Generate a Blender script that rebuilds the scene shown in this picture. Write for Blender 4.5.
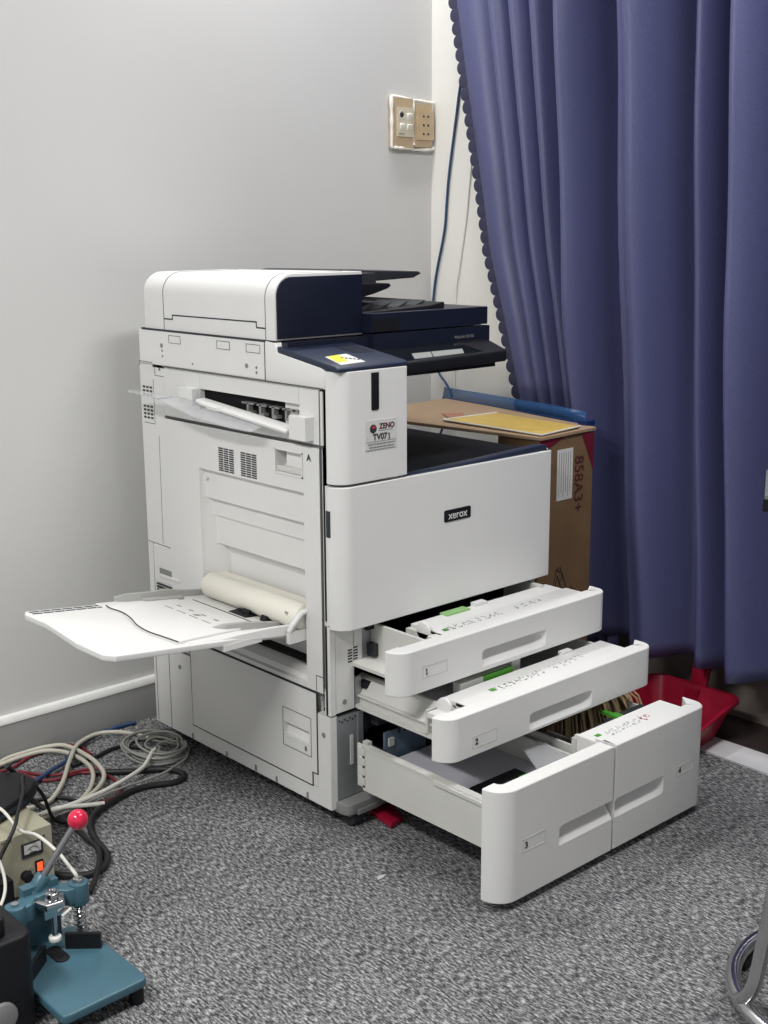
import bpy, bmesh, math, random
from mathutils import Vector, Matrix
random.seed(7)
for o in list(bpy.data.objects): bpy.data.objects.remove(o)
SC = bpy.context.scene
COL = SC.collection
PI = math.pi

# ------------------------------------------------------------------ camera
CAM = Vector((-1.4863, -1.8041, 1.1964)); YAW, PIT, ROL, FPX = -0.7359, -0.2253, -0.0056, 1249.74
f_ = Vector((-math.sin(YAW)*math.cos(PIT), math.cos(YAW)*math.cos(PIT), math.sin(PIT)))
r_ = Vector((math.cos(YAW), math.sin(YAW), 0)); u_ = r_.cross(f_)
R_ = math.cos(ROL)*r_ + math.sin(ROL)*u_; U_ = -math.sin(ROL)*r_ + math.cos(ROL)*u_
cd = bpy.data.cameras.new('camera'); cam = bpy.data.objects.new('camera', cd); COL.objects.link(cam)
cam.matrix_world = Matrix(((R_.x, U_.x, -f_.x, CAM.x), (R_.y, U_.y, -f_.y, CAM.y), (R_.z, U_.z, -f_.z, CAM.z), (0, 0, 0, 1)))
cd.sensor_fit = 'VERTICAL'; cd.sensor_height = 24; cd.lens = FPX*24/1024; cd.clip_start = .05
SC.camera = cam

# ------------------------------------------------------------------ world, lights, exposure
SC.view_settings.view_transform = 'Standard'; SC.view_settings.look = 'None'
SC.view_settings.gamma = 1; SC.view_settings.use_curve_mapping = False
SC.view_settings.exposure = -0.05
w = bpy.data.worlds.new('room_light'); SC.world = w; w.use_nodes = True
bg = w.node_tree.nodes['Background']; bg.inputs[0].default_value = (1, .995, .985, 1); bg.inputs[1].default_value = .55
def area(name, loc, size, power, rot=(0, 0, 0), col=(1, .99, .972)):
    l = bpy.data.lights.new(name, 'AREA'); l.shape = 'RECTANGLE'; l.size, l.size_y = size; l.energy = power; l.color = col
    o = bpy.data.objects.new(name, l); COL.objects.link(o); o.location = loc; o.rotation_euler = rot; return o
area('wall_tube_light', (.45, .60, 2.50), (1.2, .10), 20, (math.radians(-15), 0, 0))
area('ceiling_tube_light', (.45, -1.05, 2.66), (1.3, .3), 40)
area('ceiling_tube_light', (-2.3, -.7, 2.62), (.3, 1.3), 92)

# ------------------------------------------------------------------ materials
def mat(name, col, rough=.45, metal=0.0, spec=.5, noise=0.0, nscale=40, bump=0.0, bscale=200, emit=None, trans=0.0, alpha=1.0, coat=0.0, stretch=None, ior=1.45):
    m = bpy.data.materials.new(name); m.use_nodes = True; nt = m.node_tree; b = nt.nodes['Principled BSDF']
    b.inputs['Base Color'].default_value = (*col, 1); b.inputs['Roughness'].default_value = rough
    b.inputs['Metallic'].default_value = metal; b.inputs['Specular IOR Level'].default_value = spec
    b.inputs['Transmission Weight'].default_value = trans; b.inputs['Alpha'].default_value = alpha
    b.inputs['Coat Weight'].default_value = coat; b.inputs['IOR'].default_value = ior
    if emit: b.inputs['Emission Color'].default_value = (*emit[:3], 1); b.inputs['Emission Strength'].default_value = emit[3]
    tc = nt.nodes.new('ShaderNodeTexCoord'); src = tc.outputs['Object']
    if stretch:
        mp = nt.nodes.new('ShaderNodeMapping'); mp.inputs['Scale'].default_value = stretch; nt.links.new(src, mp.inputs[0]); src = mp.outputs[0]
    if noise > 0:
        n = nt.nodes.new('ShaderNodeTexNoise'); n.inputs['Scale'].default_value = nscale; n.inputs['Detail'].default_value = 4
        nt.links.new(src, n.inputs['Vector'])
        rp = nt.nodes.new('ShaderNodeMapRange'); rp.inputs[1].default_value = .3; rp.inputs[2].default_value = .7
        rp.inputs[3].default_value = 1-noise; rp.inputs[4].default_value = 1+noise; nt.links.new(n.outputs[0], rp.inputs[0])
        mx = nt.nodes.new('ShaderNodeVectorMath'); mx.operation = 'SCALE'; mx.inputs[0].default_value = col; nt.links.new(rp.outputs[0], mx.inputs['Scale'])
        nt.links.new(mx.outputs[0], b.inputs['Base Color'])
    if bump > 0:
        n2 = nt.nodes.new('ShaderNodeTexNoise'); n2.inputs['Scale'].default_value = bscale; n2.inputs['Detail'].default_value = 3; nt.links.new(src, n2.inputs['Vector'])
        bp = nt.nodes.new('ShaderNodeBump'); bp.inputs['Strength'].default_value = bump; bp.inputs['Distance'].default_value = .002
        nt.links.new(n2.outputs[0], bp.inputs['Height']); nt.links.new(bp.outputs[0], b.inputs['Normal'])
    return m
M = {}
M['white'] = mat('white_plastic', (.72, .72, .71), .42, noise=.02, nscale=6, bump=.04, bscale=900)
M['panel'] = mat('grey_white_plastic', (.68, .68, .665), .45, noise=.02, nscale=5, bump=.04, bscale=900)
M['cream'] = mat('cream_plastic', (.74, .72, .64), .4, noise=.02, nscale=8)
M['tray'] = mat('drawer_plastic', (.58, .58, .55), .4, noise=.04, nscale=9)
M['navy'] = mat('navy_plastic', (.0065, .0095, .023), .42, bump=.05, bscale=1200, noise=.05, nscale=30)
M['navytop'] = mat('navy_textured_plastic', (.017, .025, .052), .45, bump=.05, bscale=1200, noise=.05)
M['black'] = mat('black_plastic', (.009, .0095, .012), .5, spec=.3, noise=.1, nscale=30)
M['ramp'] = mat('black_matte_plastic', (.011, .012, .016), .75, spec=.12, noise=.1)
M['dark'] = mat('dark_interior', (.008, .008, .009), .7, spec=.15, noise=.1)
M['darkgrey'] = mat('dark_grey_plastic', (.028, .030, .035), .5, spec=.35, noise=.08)
M['palegrey'] = mat('pale_grey_plastic', (.36, .36, .35), .45, noise=.05)
M['midgrey'] = mat('mid_grey_plastic', (.22, .22, .22), .45, noise=.05)
M['steel'] = mat('galvanised_steel', (.34, .36, .37), .42, metal=.55, noise=.07, nscale=25)
M['glass'] = mat('screen_glass', (.008, .010, .012), .04, spec=.6, noise=.05)
M['screenreflect'] = mat('painted_screen_reflection', (.10, .10, .10), .15, emit=(.55, .57, .55, .55), noise=.05)  # glowing grey that paints the wall's reflection on the screen glass
M['seam'] = mat('seam_shadow_gap', (.10, .10, .10), .6, noise=.05)
M['ink'] = mat('black_ink', (.03, .03, .035), .6, noise=.05)
M['greyink'] = mat('grey_ink', (.25, .26, .27), .6, noise=.05)
M['redink'] = mat('red_ink', (.42, .04, .07), .6, noise=.05)
M['boxink'] = mat('maroon_ink', (.085, .014, .018), .7, noise=.08)
M['sticker'] = mat('sticker_paper', (.62, .62, .60), .5, noise=.02)
M['yellow'] = mat('yellow_sticker', (.75, .62, .06), .5, noise=.05)
M['green'] = mat('green_latch', (.06, .27, .025), .4, noise=.06)
M['palegreen'] = mat('pale_green_sticker', (.28, .50, .20), .45, noise=.06)
M['paper'] = mat('paper_white', (.50, .50, .55), .7, noise=.02)
M['bluegrey'] = mat('blue_grey_plate', (.11, .15, .21), .4, noise=.08)
M['clear'] = mat('clear_plastic', (.55, .56, .58), .12, spec=.5, trans=.0, alpha=.38, noise=.02)
M['tableglass'] = mat('table_glass', (.16, .19, .19), .06, noise=.03)
M['frost'] = mat('frosted_plastic', (.74, .75, .76), .25, alpha=.75, noise=.02)
M['bluefilm'] = mat('translucent_blue_plastic', (.018, .085, .24), .25, alpha=.55, spec=.3, noise=.04)
M['bluetip'] = mat('blue_plastic', (.008, .026, .11), .25, noise=.06)
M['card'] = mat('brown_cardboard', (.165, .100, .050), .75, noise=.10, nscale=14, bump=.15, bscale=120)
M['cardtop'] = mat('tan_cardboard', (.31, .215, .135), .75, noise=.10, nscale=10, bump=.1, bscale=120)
M['fadedred'] = mat('faded_red_print', (.30, .13, .085), .75, noise=.15, nscale=60)
M['tape'] = mat('red_corner_tape', (.13, .008, .022), .45, noise=.08)
M['yellowpaper'] = mat('yellow_envelope', (.48, .33, .075), .55, noise=.09, nscale=18)
M['fabric'] = mat('navy_curtain_satin', (.076, .081, .184), .38, spec=.6, noise=.10, nscale=220, bump=.12, bscale=700)
M['trimfab'] = mat('dark_curtain_trim', (.030, .032, .07), .7, noise=.1, nscale=90)
M['redplastic'] = mat('red_plastic', (.28, .006, .028), .35, noise=.06)
M['straw'] = mat('broom_straw', (.34, .25, .14), .8, noise=.45, nscale=60, stretch=(1, 1, .08))
M['twine'] = mat('broom_binding', (.40, .05, .06), .7, noise=.1)
M['wood'] = mat('broom_handle_wood', (.42, .29, .16), .6, noise=.2, nscale=30)
M['teal'] = mat('teal_enamel', (.052, .125, .165), .34, noise=.10, nscale=20, bump=.05, bscale=80)
M['chrome'] = mat('chrome', (.62, .62, .63), .16, metal=1.0, noise=.05)
M['rodsteel'] = mat('dark_steel_rod', (.30, .30, .32), .22, metal=1.0, noise=.05)
M['redball'] = mat('red_knob_plastic', (.62, .015, .06), .18, coat=.4, noise=.04)
M['beige'] = mat('beige_enamel', (.36, .345, .255), .45, noise=.05, nscale=15)
M['nylon'] = mat('white_nylon', (.75, .75, .72), .4, noise=.03)
M['lamp'] = mat('lit_red_switch', (.8, .08, .02), .3, emit=(1.0, .10, .03, 1.1), noise=.05)
M['ccream'] = mat('cream_cable', (.50, .48, .41), .45, noise=.05)
M['cwhite'] = mat('white_cable', (.66, .65, .60), .45, noise=.04)
M['cgrey'] = mat('grey_cable', (.27, .27, .255), .45, noise=.06)
M['cred'] = mat('red_cable', (.17, .014, .025), .45, noise=.08)
M['cblue'] = mat('blue_cable', (.018, .05, .13), .45, noise=.08)
M['cblack'] = mat('black_cable', (.012, .012, .013), .5, noise=.08)
M['outlet'] = mat('beige_outlet_plastic', (.50, .38, .24), .45, noise=.05)
M['outletl'] = mat('pale_outlet_plastic', (.62, .56, .43), .4, noise=.04)
M['caulk'] = mat('white_caulk', (.85, .83, .77), .6, noise=.06)
M['wallm'] = mat('grey_wall_paint', (.61, .61, .60), .62, noise=.022, nscale=2.2, bump=.10, bscale=6)
M['wallr'] = mat('pale_wall_paint', (.74, .735, .70), .6, noise=.02, nscale=3, bump=.08, bscale=9)
M['basem'] = mat('baseboard_paint', (.27, .27, .265), .5, noise=.04, nscale=5)
M['litledge'] = mat('baseboard_lit_top', (.76, .76, .74), .5, noise=.03)  # paler colour carries the light falling on the baseboard's top edge
M['brownfloor'] = mat('dark_brown_stone', (.045, .032, .032), .35, noise=.2, nscale=9)
M['stone'] = mat('grey_brown_marble', (.20, .165, .15), .4, noise=.35, nscale=7)
M['strip'] = mat('white_marble_strip', (.62, .62, .64), .35, noise=.08, nscale=14)

def carpet():
    m = bpy.data.materials.new('grey_heather_carpet'); m.use_nodes = True; nt = m.node_tree; N = nt.nodes; L = nt.links; b = N['Principled BSDF']
    b.inputs['Roughness'].default_value = .95; b.inputs['Specular IOR Level'].default_value = .1
    tc = N.new('ShaderNodeTexCoord')
    def nz(sc, det, s):
        mp = N.new('ShaderNodeMapping'); mp.inputs['Scale'].default_value = sc; L.new(tc.outputs['Object'], mp.inputs[0])
        n = N.new('ShaderNodeTexNoise'); n.inputs['Scale'].default_value = s; n.inputs['Detail'].default_value = det; n.inputs['Roughness'].default_value = .65
        L.new(mp.outputs[0], n.inputs['Vector']); return n
    a = nz((1, .26, 1), 3, 270); c = nz((1, .4, 1), 2, 560); d = nz((1, .6, 1), 2, 9)
    ad = N.new('ShaderNodeMath'); ad.operation = 'MULTIPLY_ADD'; L.new(c.outputs[0], ad.inputs[0]); ad.inputs[1].default_value = .45; L.new(a.outputs[0], ad.inputs[2])
    ad2 = N.new('ShaderNodeMath'); ad2.operation = 'MULTIPLY_ADD'; L.new(d.outputs[0], ad2.inputs[0]); ad2.inputs[1].default_value = .10; L.new(ad.outputs[0], ad2.inputs[2])
    rp = N.new('ShaderNodeValToRGB'); e = rp.color_ramp.elements
    e[0].position = .60; e[0].color = (.020, .0205, .0225, 1); e[1].position = .98; e[1].color = (.50, .503, .51, 1)
    k = e.new(.76); k.color = (.112, .113, .118, 1)
    L.new(ad2.outputs[0], rp.inputs[0]); L.new(rp.outputs[0], b.inputs['Base Color'])
    bp = N.new('ShaderNodeBump'); bp.inputs['Strength'].default_value = .5; bp.inputs['Distance'].default_value = .002
    L.new(ad.outputs[0], bp.inputs['Height']); L.new(bp.outputs[0], b.inputs['Normal'])
    return m
M['carpet'] = carpet()

# ------------------------------------------------------------------ mesh helpers
class MB:
    def __init__(s): s.bm = bmesh.new()
    def _bev(s, faces, w, seg=3, ang=40):
        if w <= 0: return
        es = set()
        for fc in faces:
            for e in fc.edges: es.add(e)
        es = [e for e in es if len(e.link_faces) == 2 and e.calc_face_angle(0) > math.radians(ang)]
        bmesh.ops.bevel(s.bm, geom=es, offset=w, segments=seg, profile=.5, affect='EDGES', clamp_overlap=True)
    def box(s, x0, x1, y0, y1, z0, z1, bev=.0015, mtx=None, seg=3):
        v = [s.bm.verts.new(p) for p in ((x0,y0,z0),(x1,y0,z0),(x1,y1,z0),(x0,y1,z0),(x0,y0,z1),(x1,y0,z1),(x1,y1,z1),(x0,y1,z1))]
        if mtx is not None:
            for q in v: q.co = mtx @ q.co
        fs = [s.bm.faces.new([v[i] for i in q]) for q in ((3,2,1,0),(4,5,6,7),(0,1,5,4),(1,2,6,5),(2,3,7,6),(3,0,4,7))]
        s._bev(fs, min(bev, .45*min(abs(x1-x0), abs(y1-y0), abs(z1-z0))), seg); return s
    def prism(s, poly, axis, a0, a1, bev=.0015, seg=3):
        # poly: 2-D points in the plane perpendicular to axis: x -> (y,z), y -> (x,z), z -> (x,y)
        def P(p, a): return {'x': (a, p[0], p[1]), 'y': (p[0], a, p[1]), 'z': (p[0], p[1], a)}[axis]
        A = [s.bm.verts.new(P(p, a0)) for p in poly]; B = [s.bm.verts.new(P(p, a1)) for p in poly]
        n = len(poly); fs = [s.bm.faces.new(A), s.bm.faces.new(B[::-1])]
        for i in range(n): fs.append(s.bm.faces.new((A[i], B[i], B[(i+1) % n], A[(i+1) % n])))
        bmesh.ops.recalc_face_normals(s.bm, faces=fs)
        s._bev(fs, bev, seg); return s
    def poly3(s, pts, thick, bev=0):
        pts = [Vector(p) for p in pts]; n = Vector((0, 0, 0))
        for i in range(len(pts)): n += (pts[i]-pts[0]).cross(pts[(i+1) % len(pts)]-pts[0])
        n.normalize(); A = [s.bm.verts.new(p) for p in pts]; B = [s.bm.verts.new(p-n*thick) for p in pts]
        fs = [s.bm.faces.new(A), s.bm.faces.new(B[::-1])]; k = len(pts)
        for i in range(k): fs.append(s.bm.faces.new((B[i], B[(i+1) % k], A[(i+1) % k], A[i])))
        bmesh.ops.recalc_face_normals(s.bm, faces=fs); s._bev(fs, bev); return s
    def tube(s, pts, r, n=10, closed=False, caps=True):
        pts = [Vector(p) for p in pts]; m = len(pts); rings = []; prev = None
        rr = r if isinstance(r, (list, tuple)) else [r]*m
        for i in range(m):
            if closed: t = pts[(i+1) % m]-pts[i-1]
            else: t = pts[min(i+1, m-1)]-pts[max(i-1, 0)]
            t.normalize()
            if prev is None:
                a = Vector((0, 0, 1)) if abs(t.z) < .9 else Vector((1, 0, 0)); q = t.cross(a).normalized()
            else: q = (prev - t*prev.dot(t)).normalized()
            prev = q; b = t.cross(q)
            rings.append([s.bm.verts.new(pts[i]+rr[i]*(math.cos(2*PI*k/n)*q+math.sin(2*PI*k/n)*b)) for k in range(n)])
        for i in range(m if closed else m-1):
            A, B = rings[i], rings[(i+1) % m]
            for k in range(n): s.bm.faces.new((A[k], A[(k+1) % n], B[(k+1) % n], B[k]))
        if caps and not closed:
            s.bm.faces.new(rings[0][::-1]); s.bm.faces.new(rings[-1])
        return s
    def cyl(s, p0, p1, r, n=24, bev=0, r1=None):
        p0, p1 = Vector(p0), Vector(p1)
        t = (p1-p0).normalized(); L = (p1-p0).length; r1 = r if r1 is None else r1
        if bev <= 0: return s.tube([p0, p1], [r, r1], n)
        return s.tube([p0, p0+t*bev*.3, p0+t*bev, p1-t*bev, p1-t*bev*.3, p1], [max(r-bev, 1e-4), r-bev*.3, r, r1, r1-bev*.3, max(r1-bev, 1e-4)], n)
    def lathe(s, prof, c, n=28, axis=Vector((0, 0, 1))):
        return s.tube([Vector(c)+axis*h for r, h in prof], [max(r, 1e-4) for r, h in prof], n)
    def sphere(s, c, r, n=24):
        return s.tube([Vector(c)+Vector((0, 0, -r*math.cos(PI*i/14))) for i in range(15)], [max(r*math.sin(PI*i/14), 1e-5) for i in range(15)], n)
    def grid(s, P):
        V = [[s.bm.verts.new(p) for p in row] for row in P]; fs = []
        for i in range(len(V)-1):
            for j in range(len(V[0])-1): fs.append(s.bm.faces.new((V[i][j], V[i][j+1], V[i+1][j+1], V[i+1][j])))
        return V
    def build(s, name, m, parent=None, ang=38, smooth=True):
        me = bpy.data.meshes.new(name); s.bm.normal_update(); s.bm.to_mesh(me); s.bm.free()
        me.materials.append(M[m] if isinstance(m, str) else m)
        if smooth:
            for p in me.polygons: p.use_smooth = True
            me.set_sharp_from_angle(angle=math.radians(ang))
        o = bpy.data.objects.new(name, me); COL.objects.link(o)
        if parent is not None: put(o, parent)
        return o
def put(o, parent):
    o.parent = parent
    if parent.type == 'EMPTY': o.matrix_parent_inverse = Matrix.Translation(parent.location).inverted()
def thing(name, label, cat, loc, group=None):
    o = bpy.data.objects.new(name, None); COL.objects.link(o); o.location = loc; o.empty_display_size = .05
    return tag(o, label, cat, group)
def tag(o, label, cat, group=None):
    o['label'] = label; o['category'] = cat
    if group: o['group'] = group
    return o
def struct(o): o['kind'] = 'structure'; return o
def catmull(pts, k=8, closed=False):
    pts = [Vector(p) for p in pts]; n = len(pts); out = []
    g = (lambda i: pts[i % n]) if closed else (lambda i: pts[max(0, min(n-1, i))])
    for i in range(n if closed else n-1):
        p0, p1, p2, p3 = g(i-1), g(i), g(i+1), g(i+2)
        for j in range(k):
            t = j/k
            out.append(.5*((2*p1)+(p2-p0)*t+(2*p0-5*p1+4*p2-p3)*t*t+(3*p1-p0-3*p2+p3)*t**3))
    if not closed: out.append(pts[-1])
    return out
def rpoly(pts, rad, k=6):
    # polygon with rounded corners
    out = []; n = len(pts)
    for i in range(n):
        p = Vector(pts[i]); a = Vector(pts[i-1]); b = Vector(pts[(i+1) % n]); r = rad[i] if isinstance(rad, (list, tuple)) else rad
        if r <= 0: out.append(tuple(p)); continue
        da = (a-p).normalized(); db = (b-p).normalized(); half = math.acos(max(-1, min(1, da.dot(db))))/2
        d = r/math.tan(half); c = p+(da+db).normalized()*(r/math.sin(half))
        s0 = p+da*d; s1 = p+db*d; a0 = math.atan2(s0.y-c.y, s0.x-c.x); a1 = math.atan2(s1.y-c.y, s1.x-c.x)
        while a1-a0 > PI: a1 -= 2*PI
        while a1-a0 < -PI: a1 += 2*PI
        for j in range(k+1):
            t = a0+(a1-a0)*j/k; out.append((c.x+r*math.cos(t), c.y+r*math.sin(t)))
    return out
def text(s, name, size, loc, xd, yd, m, parent=None, align='CENTER', sx=1.0, ext=.0002, bold=0.0):
    cu = bpy.data.curves.new(name, 'FONT'); cu.body = s; cu.size = size; cu.align_x = align; cu.align_y = 'CENTER'; cu.extrude = ext; cu.offset = bold
    t = bpy.data.objects.new(name, cu); COL.objects.link(t); bpy.context.view_layer.update()
    me = bpy.data.meshes.new_from_object(t.evaluated_get(bpy.context.evaluated_depsgraph_get()))
    bpy.data.objects.remove(t)
    X, Y = Vector(xd), Vector(yd); Z = X.cross(Y); L = Vector(loc)
    me.transform(Matrix(((X.x*sx, Y.x, Z.x, L.x), (X.y*sx, Y.y, Z.y, L.y), (X.z*sx, Y.z, Z.z, L.z), (0, 0, 0, 1))))
    me.name = name; me.materials.clear(); me.materials.append(M[m])
    o = bpy.data.objects.new(name, me); COL.objects.link(o)
    if parent is not None: put(o, parent)
    return o
def one(b, x, z, h, yf, t=None):
    t = t or h*.14
    b.box(x-t/2, x+t/2, yf-.0002, yf+.0002, z-h/2, z+h/2, 0).box(x-h*.22, x+h*.22, yf-.0002, yf+.0002, z-h/2, z-h/2+t*.8, 0)
    b.prism([(x-h*.24, z+h*.24), (x-h*.24, z+h*.36), (x, z+h*.5), (x, z+h*.34)], 'y', yf-.0002, yf+.0002, 0); return b
FX, FZ = (1, 0, 0), (0, 0, 1)          # lettering on a front face
LX = (0, -1, 0)                         # lettering on the left side face

# ------------------------------------------------------------------ the room
YW, XW = .78, 1.04
b = MB(); b.box(-4.5, .95, -4.5, YW, -.06, 0, 0); struct(b.build('floor', 'carpet'))
b = MB(); b.box(-4.5, XW+.1, YW, YW+.12, -.06, 2.72, 0); struct(b.build('wall_back', 'wallm'))
b = MB(); b.box(XW, XW+.12, .2, YW, -.06, 2.72, 0).box(XW, XW+.12, -4.5, .2, 2.35, 2.72, 0); struct(b.build('wall_right', 'wallr'))
b = MB(); b.box(-4.5, XW+.3, -4.5, YW+.12, 2.72, 2.8, 0); struct(b.build('ceiling', 'wallr'))
b = MB(); b.prism([(YW, 0), (YW-.016, 0), (YW-.016, .083), (YW-.014, .088), (YW, .088)], 'x', -4.5, XW, 0); struct(b.build('baseboard_back', 'basem'))
b = MB(); b.prism([(YW, .0882), (YW-.017, .0882), (YW-.017, .0955), (YW-.012, .1035), (YW, .1045)], 'x', -4.5, XW, 0); struct(b.build('trim_1', 'litledge'))  # top of the baseboard, its lit look put into the colour
b = MB(); b.box(.95, 1.13, -4.5, .2, -.06, -.004, 0).box(.95, XW, .2, YW, -.06, -.002, 0); struct(b.build('trim_2', 'brownfloor'))
b = MB(); b.poly3([(.958, -4.5, .004), (.966, .2, .004), (.895, .2, .004), (.856, -1, .004), (.80, -4.5, .004)], .012, 0); struct(b.build('trim_3', 'strip'))
b = MB(); b.box(1.13, 1.2, -4.5, .2, -.06, 2.35, 0); struct(b.build('window_1', 'stone'))

# ------------------------------------------------------------------ the printer
W, D = .615, .655
PR = thing('multifunction_printer', 'large white and navy office printer with all four paper drawers pulled open', 'printer', (W/2, D/2, 0))

# -- lower cabinet shell
b = MB()
b.box(0, .017, 0, .0418, .040, .240, .001).box(0, .017, .4962, D, .040, .240, .001).box(0, .017, .0418, .4962, .040, .0775, .001).box(.014, .02, .04, .50, .07, .30, 0)
b.box(0, .017, .5545, D, .244, .90, .001).box(.0, .017, .006, .0155, .244, .90, .001).box(.004, .017, .0155, .5545, .2845, .2965, .0005).box(.06, .066, .016, .5545, .29, .90, 0).box(0, .017, .006, D, .893, .899, 0)
b.box(0, .06, .5535, .5575, .29, .90, 0).box(.0, .06, .006, .0105, .44, .90, 0)
b.box(.60, W, .005, D, .040, .70, .002).box(.017, .60, D-.015, D, .040, .97, .002)
b.box(.0008, .012, -.0015, .0065, .432, .712, .0005)
cab = b.build('cabinet_shell', 'panel', PR)
b = MB()
b.box(.017, .60, .02, D-.016, .055, .07, 0).box(.017, .60, .01, D-.016, .236, .246, 0).box(.017, .60, .03, D-.016, .328, .333, 0)
b.box(.07, .60, -.003, D-.016, .428, .60, 0).box(.067, .07, .05, D-.016, .06, .43, 0).box(.017, .06, .045, .055, .06, .43, 0).box(.59, .60, .01, D-.016, .06, .43, 0).box(.03, .59, .30, .31, .06, .43, 0)
b.build('drawer_bay', 'dark', PR)
# -- front posts
b = MB()
b.box(.0, .0135, -.002, .012, .244, .43, .002).box(.0145, .062, -.002, .02, .246, .432, .002).prism([(.060, .334), (.066, .334), (.084, .346), (.084, .432), (.060, .432)], 'y', -.002, .02, .0008)
post = b.build('front_post', 'panel', PR)
b = MB()
for i in range(5): b.box(.046, .0575, -.0026, 0, .346+.006*i, .3490+.006*i, 0).box(.0605, .072, -.0026, 0, .349+.006*i, .3520+.006*i, 0)
b.build('vent_slots', 'ink', post)
b = MB()
for z in (.266,): b.cyl((.036, -.0028, .266), (.036, 0, .266), .0055, 16)
b.build('screw', 'midgrey', post)
b = MB(); b.box(.016, .082, -.001, .016, .058, .236, .001).box(.086, .108, .002, .010, .345, .428, .001).box(.066, .082, .0, .008, .25, .31, .001).box(.070, .084, -.004, .004, .10, .236, .001)
plate = b.build('metal_post', 'steel', PR)
b = MB(); b.box(.050, .0585, -.0022, 0, .126, .190, 0); b.build('plate_label', 'sticker', plate)
b = MB()
for i in range(7): b.cyl((.022+.007*i, -.0025, .228-.004*(i % 2)), (.022+.007*i, 0, .228-.004*(i % 2)), .0022, 8)
b.build('rivet', 'rodsteel', plate)
for q in ((.094, .118, -.008, .02, .404, .424, .004), (.086, .12, -.01, .02, .196, .212, .003), (.083, .096, -.006, .01, .185, .23, .002), (.083, .10, -.012, .01, .284, .296, .002)):
    b = MB(); b.box(*q); b.build('drawer_latch', 'black', PR)
# bottom bar under the drawers
b = MB(); b.prism(rpoly([(.012, .02), (.012, -.035), (.10, -.035), (.18, -.02), (.60, -.02), (.60, .02)], [.001, .02, .004, .004, .004, .001]), 'z', .034, .056, .002).prism([(.04, -.037), (.09, -.037), (.15, -.026), (.15, -.02), (.04, -.02)], 'z', .030, .042, .001)
b.build('base_bar', 'midgrey', PR)
for (x, y) in ((.045, -.012), (.055, .60), (.56, .01), (.56, .60)):
    b = MB(); b.cyl((x-.012, y, .018), (x+.012, y, .018), .018, 20, .004)
    c = b.build('caster', 'darkgrey', PR)
    b = MB(); b.cyl((x, y, .02), (x, y, .045), .012, 14).box(x-.016, x+.016, y-.010, y+.010, .024, .042, .002)
    b.build('caster_fork', 'midgrey', c)

# -- left side: seam lines and small marks (thin recess lines in the panelling)
def side_line(b, y0, z0, y1, z1, w=.0016):
    d = Vector((0, y1-y0, z1-z0)); L = d.length; d.normalize(); n = Vector((0, -d.z, d.y))*w/2
    a, c = Vector((0, y0, z0)), Vector((0, y1, z1)); V = []
    for x in (-.0006, .002): V.append([b.bm.verts.new(Vector((x, 0, 0))+p) for p in (a-n, c-n, c+n, a+n)])
    A, B = V; b.bm.faces.new(A); b.bm.faces.new(B[::-1])
    for i in range(4): b.bm.faces.new((A[i], B[i], B[(i+1) % 4], A[(i+1) % 4]))
    bmesh.ops.recalc_face_normals(b.bm, faces=b.bm.faces[:])

# rear column panels
rc = MB(); rc.box(-.0004, .004, .558, D-.002, .486, .876, .001).box(-.0004, .004, .600, .652, .882, .898, .001)
rear = rc.build('rear_side_cover', 'panel', PR)
for z0, z1 in ((.829, .852), (.777, .806)):
    b = MB()
    for i in range(3 if z0 > .8 else 4):
        for j in range(3): b.box(-.0012, .003, .606+.0145*j, .6155+.0145*j, z0+.0085*i-.002, z0+.0085*i+.0025, 0)
    b.build('vent', 'ink', rear)
b = MB()
for l in ((.654, .903, .592, .903), (.592, .903, .592, .875), (.592, .875, .556, .875), (.556, .900, .556, .487), (.654, .486, .509, .484), (.509, .484, .511, .392), (.600, .866, .600, .765), (.600, .765, .645, .765), (.586, .74, .590, .49), (.632, .484, .634, .36), (.588, .246, .588, .042), (.652, .244, .497, .244), (.645, .244, .645, .045), (.497, .246, .496, .078)): side_line(b, *l)
b.build('seam', 'seam', rear)
# rear lower latch with handle and slots
b = MB(); b.box(-.003, .004, .515, .628, .398, .482, .002); lt = b.build('rear_access_cover', 'panel', PR)
b = MB(); b.prism([(.606, .408), (.519, .410), (.519, .418), (.606, .417)], 'x', -.0055, 0, .001); hh = b.build('handle', 'panel', lt)
b = MB(); b.prism([(.606, .417), (.519, .418), (.519, .431), (.606, .431)], 'x', -.0036, 0, .0003); b.build('handle_recess', 'midgrey', hh)
b = MB()
for i in range(4): b.box(-.0035, 0, .556, .622, .366+.0075*i, .3695+.0075*i, 0)
b.build('vent', 'ink', lt)

# upper side panel (between seams z=.90 and z=.785)
b = MB()
b.box(-.003, .015, .414, .553, .790, .893, .002).box(-.003, .015, .006, .075, .790, .893, .002).box(-.003, .015, .076, .413, .862, .893, .0015).box(-.003, .015, .076, .413, .790, .818, .0015)
ups = b.build('upper_side_panel', 'panel', PR)
b = MB(); b.box(.010, .06, .076, .414, .818, .862, 0); b.build('exit_slot', 'dark', PR)
for i in range(5):
    y = .245-.042*i; b = MB(); b.box(-.002, .02, y-.003, y+.003, .826, .850, .001).box(-.004, .02, y-.014, y-.003, .826, .832, .001).box(-.002, .01, y-.03, y+.02, .846, .849, .0005)
    b.build('exit_roller', 'midgrey', ups)
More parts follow.
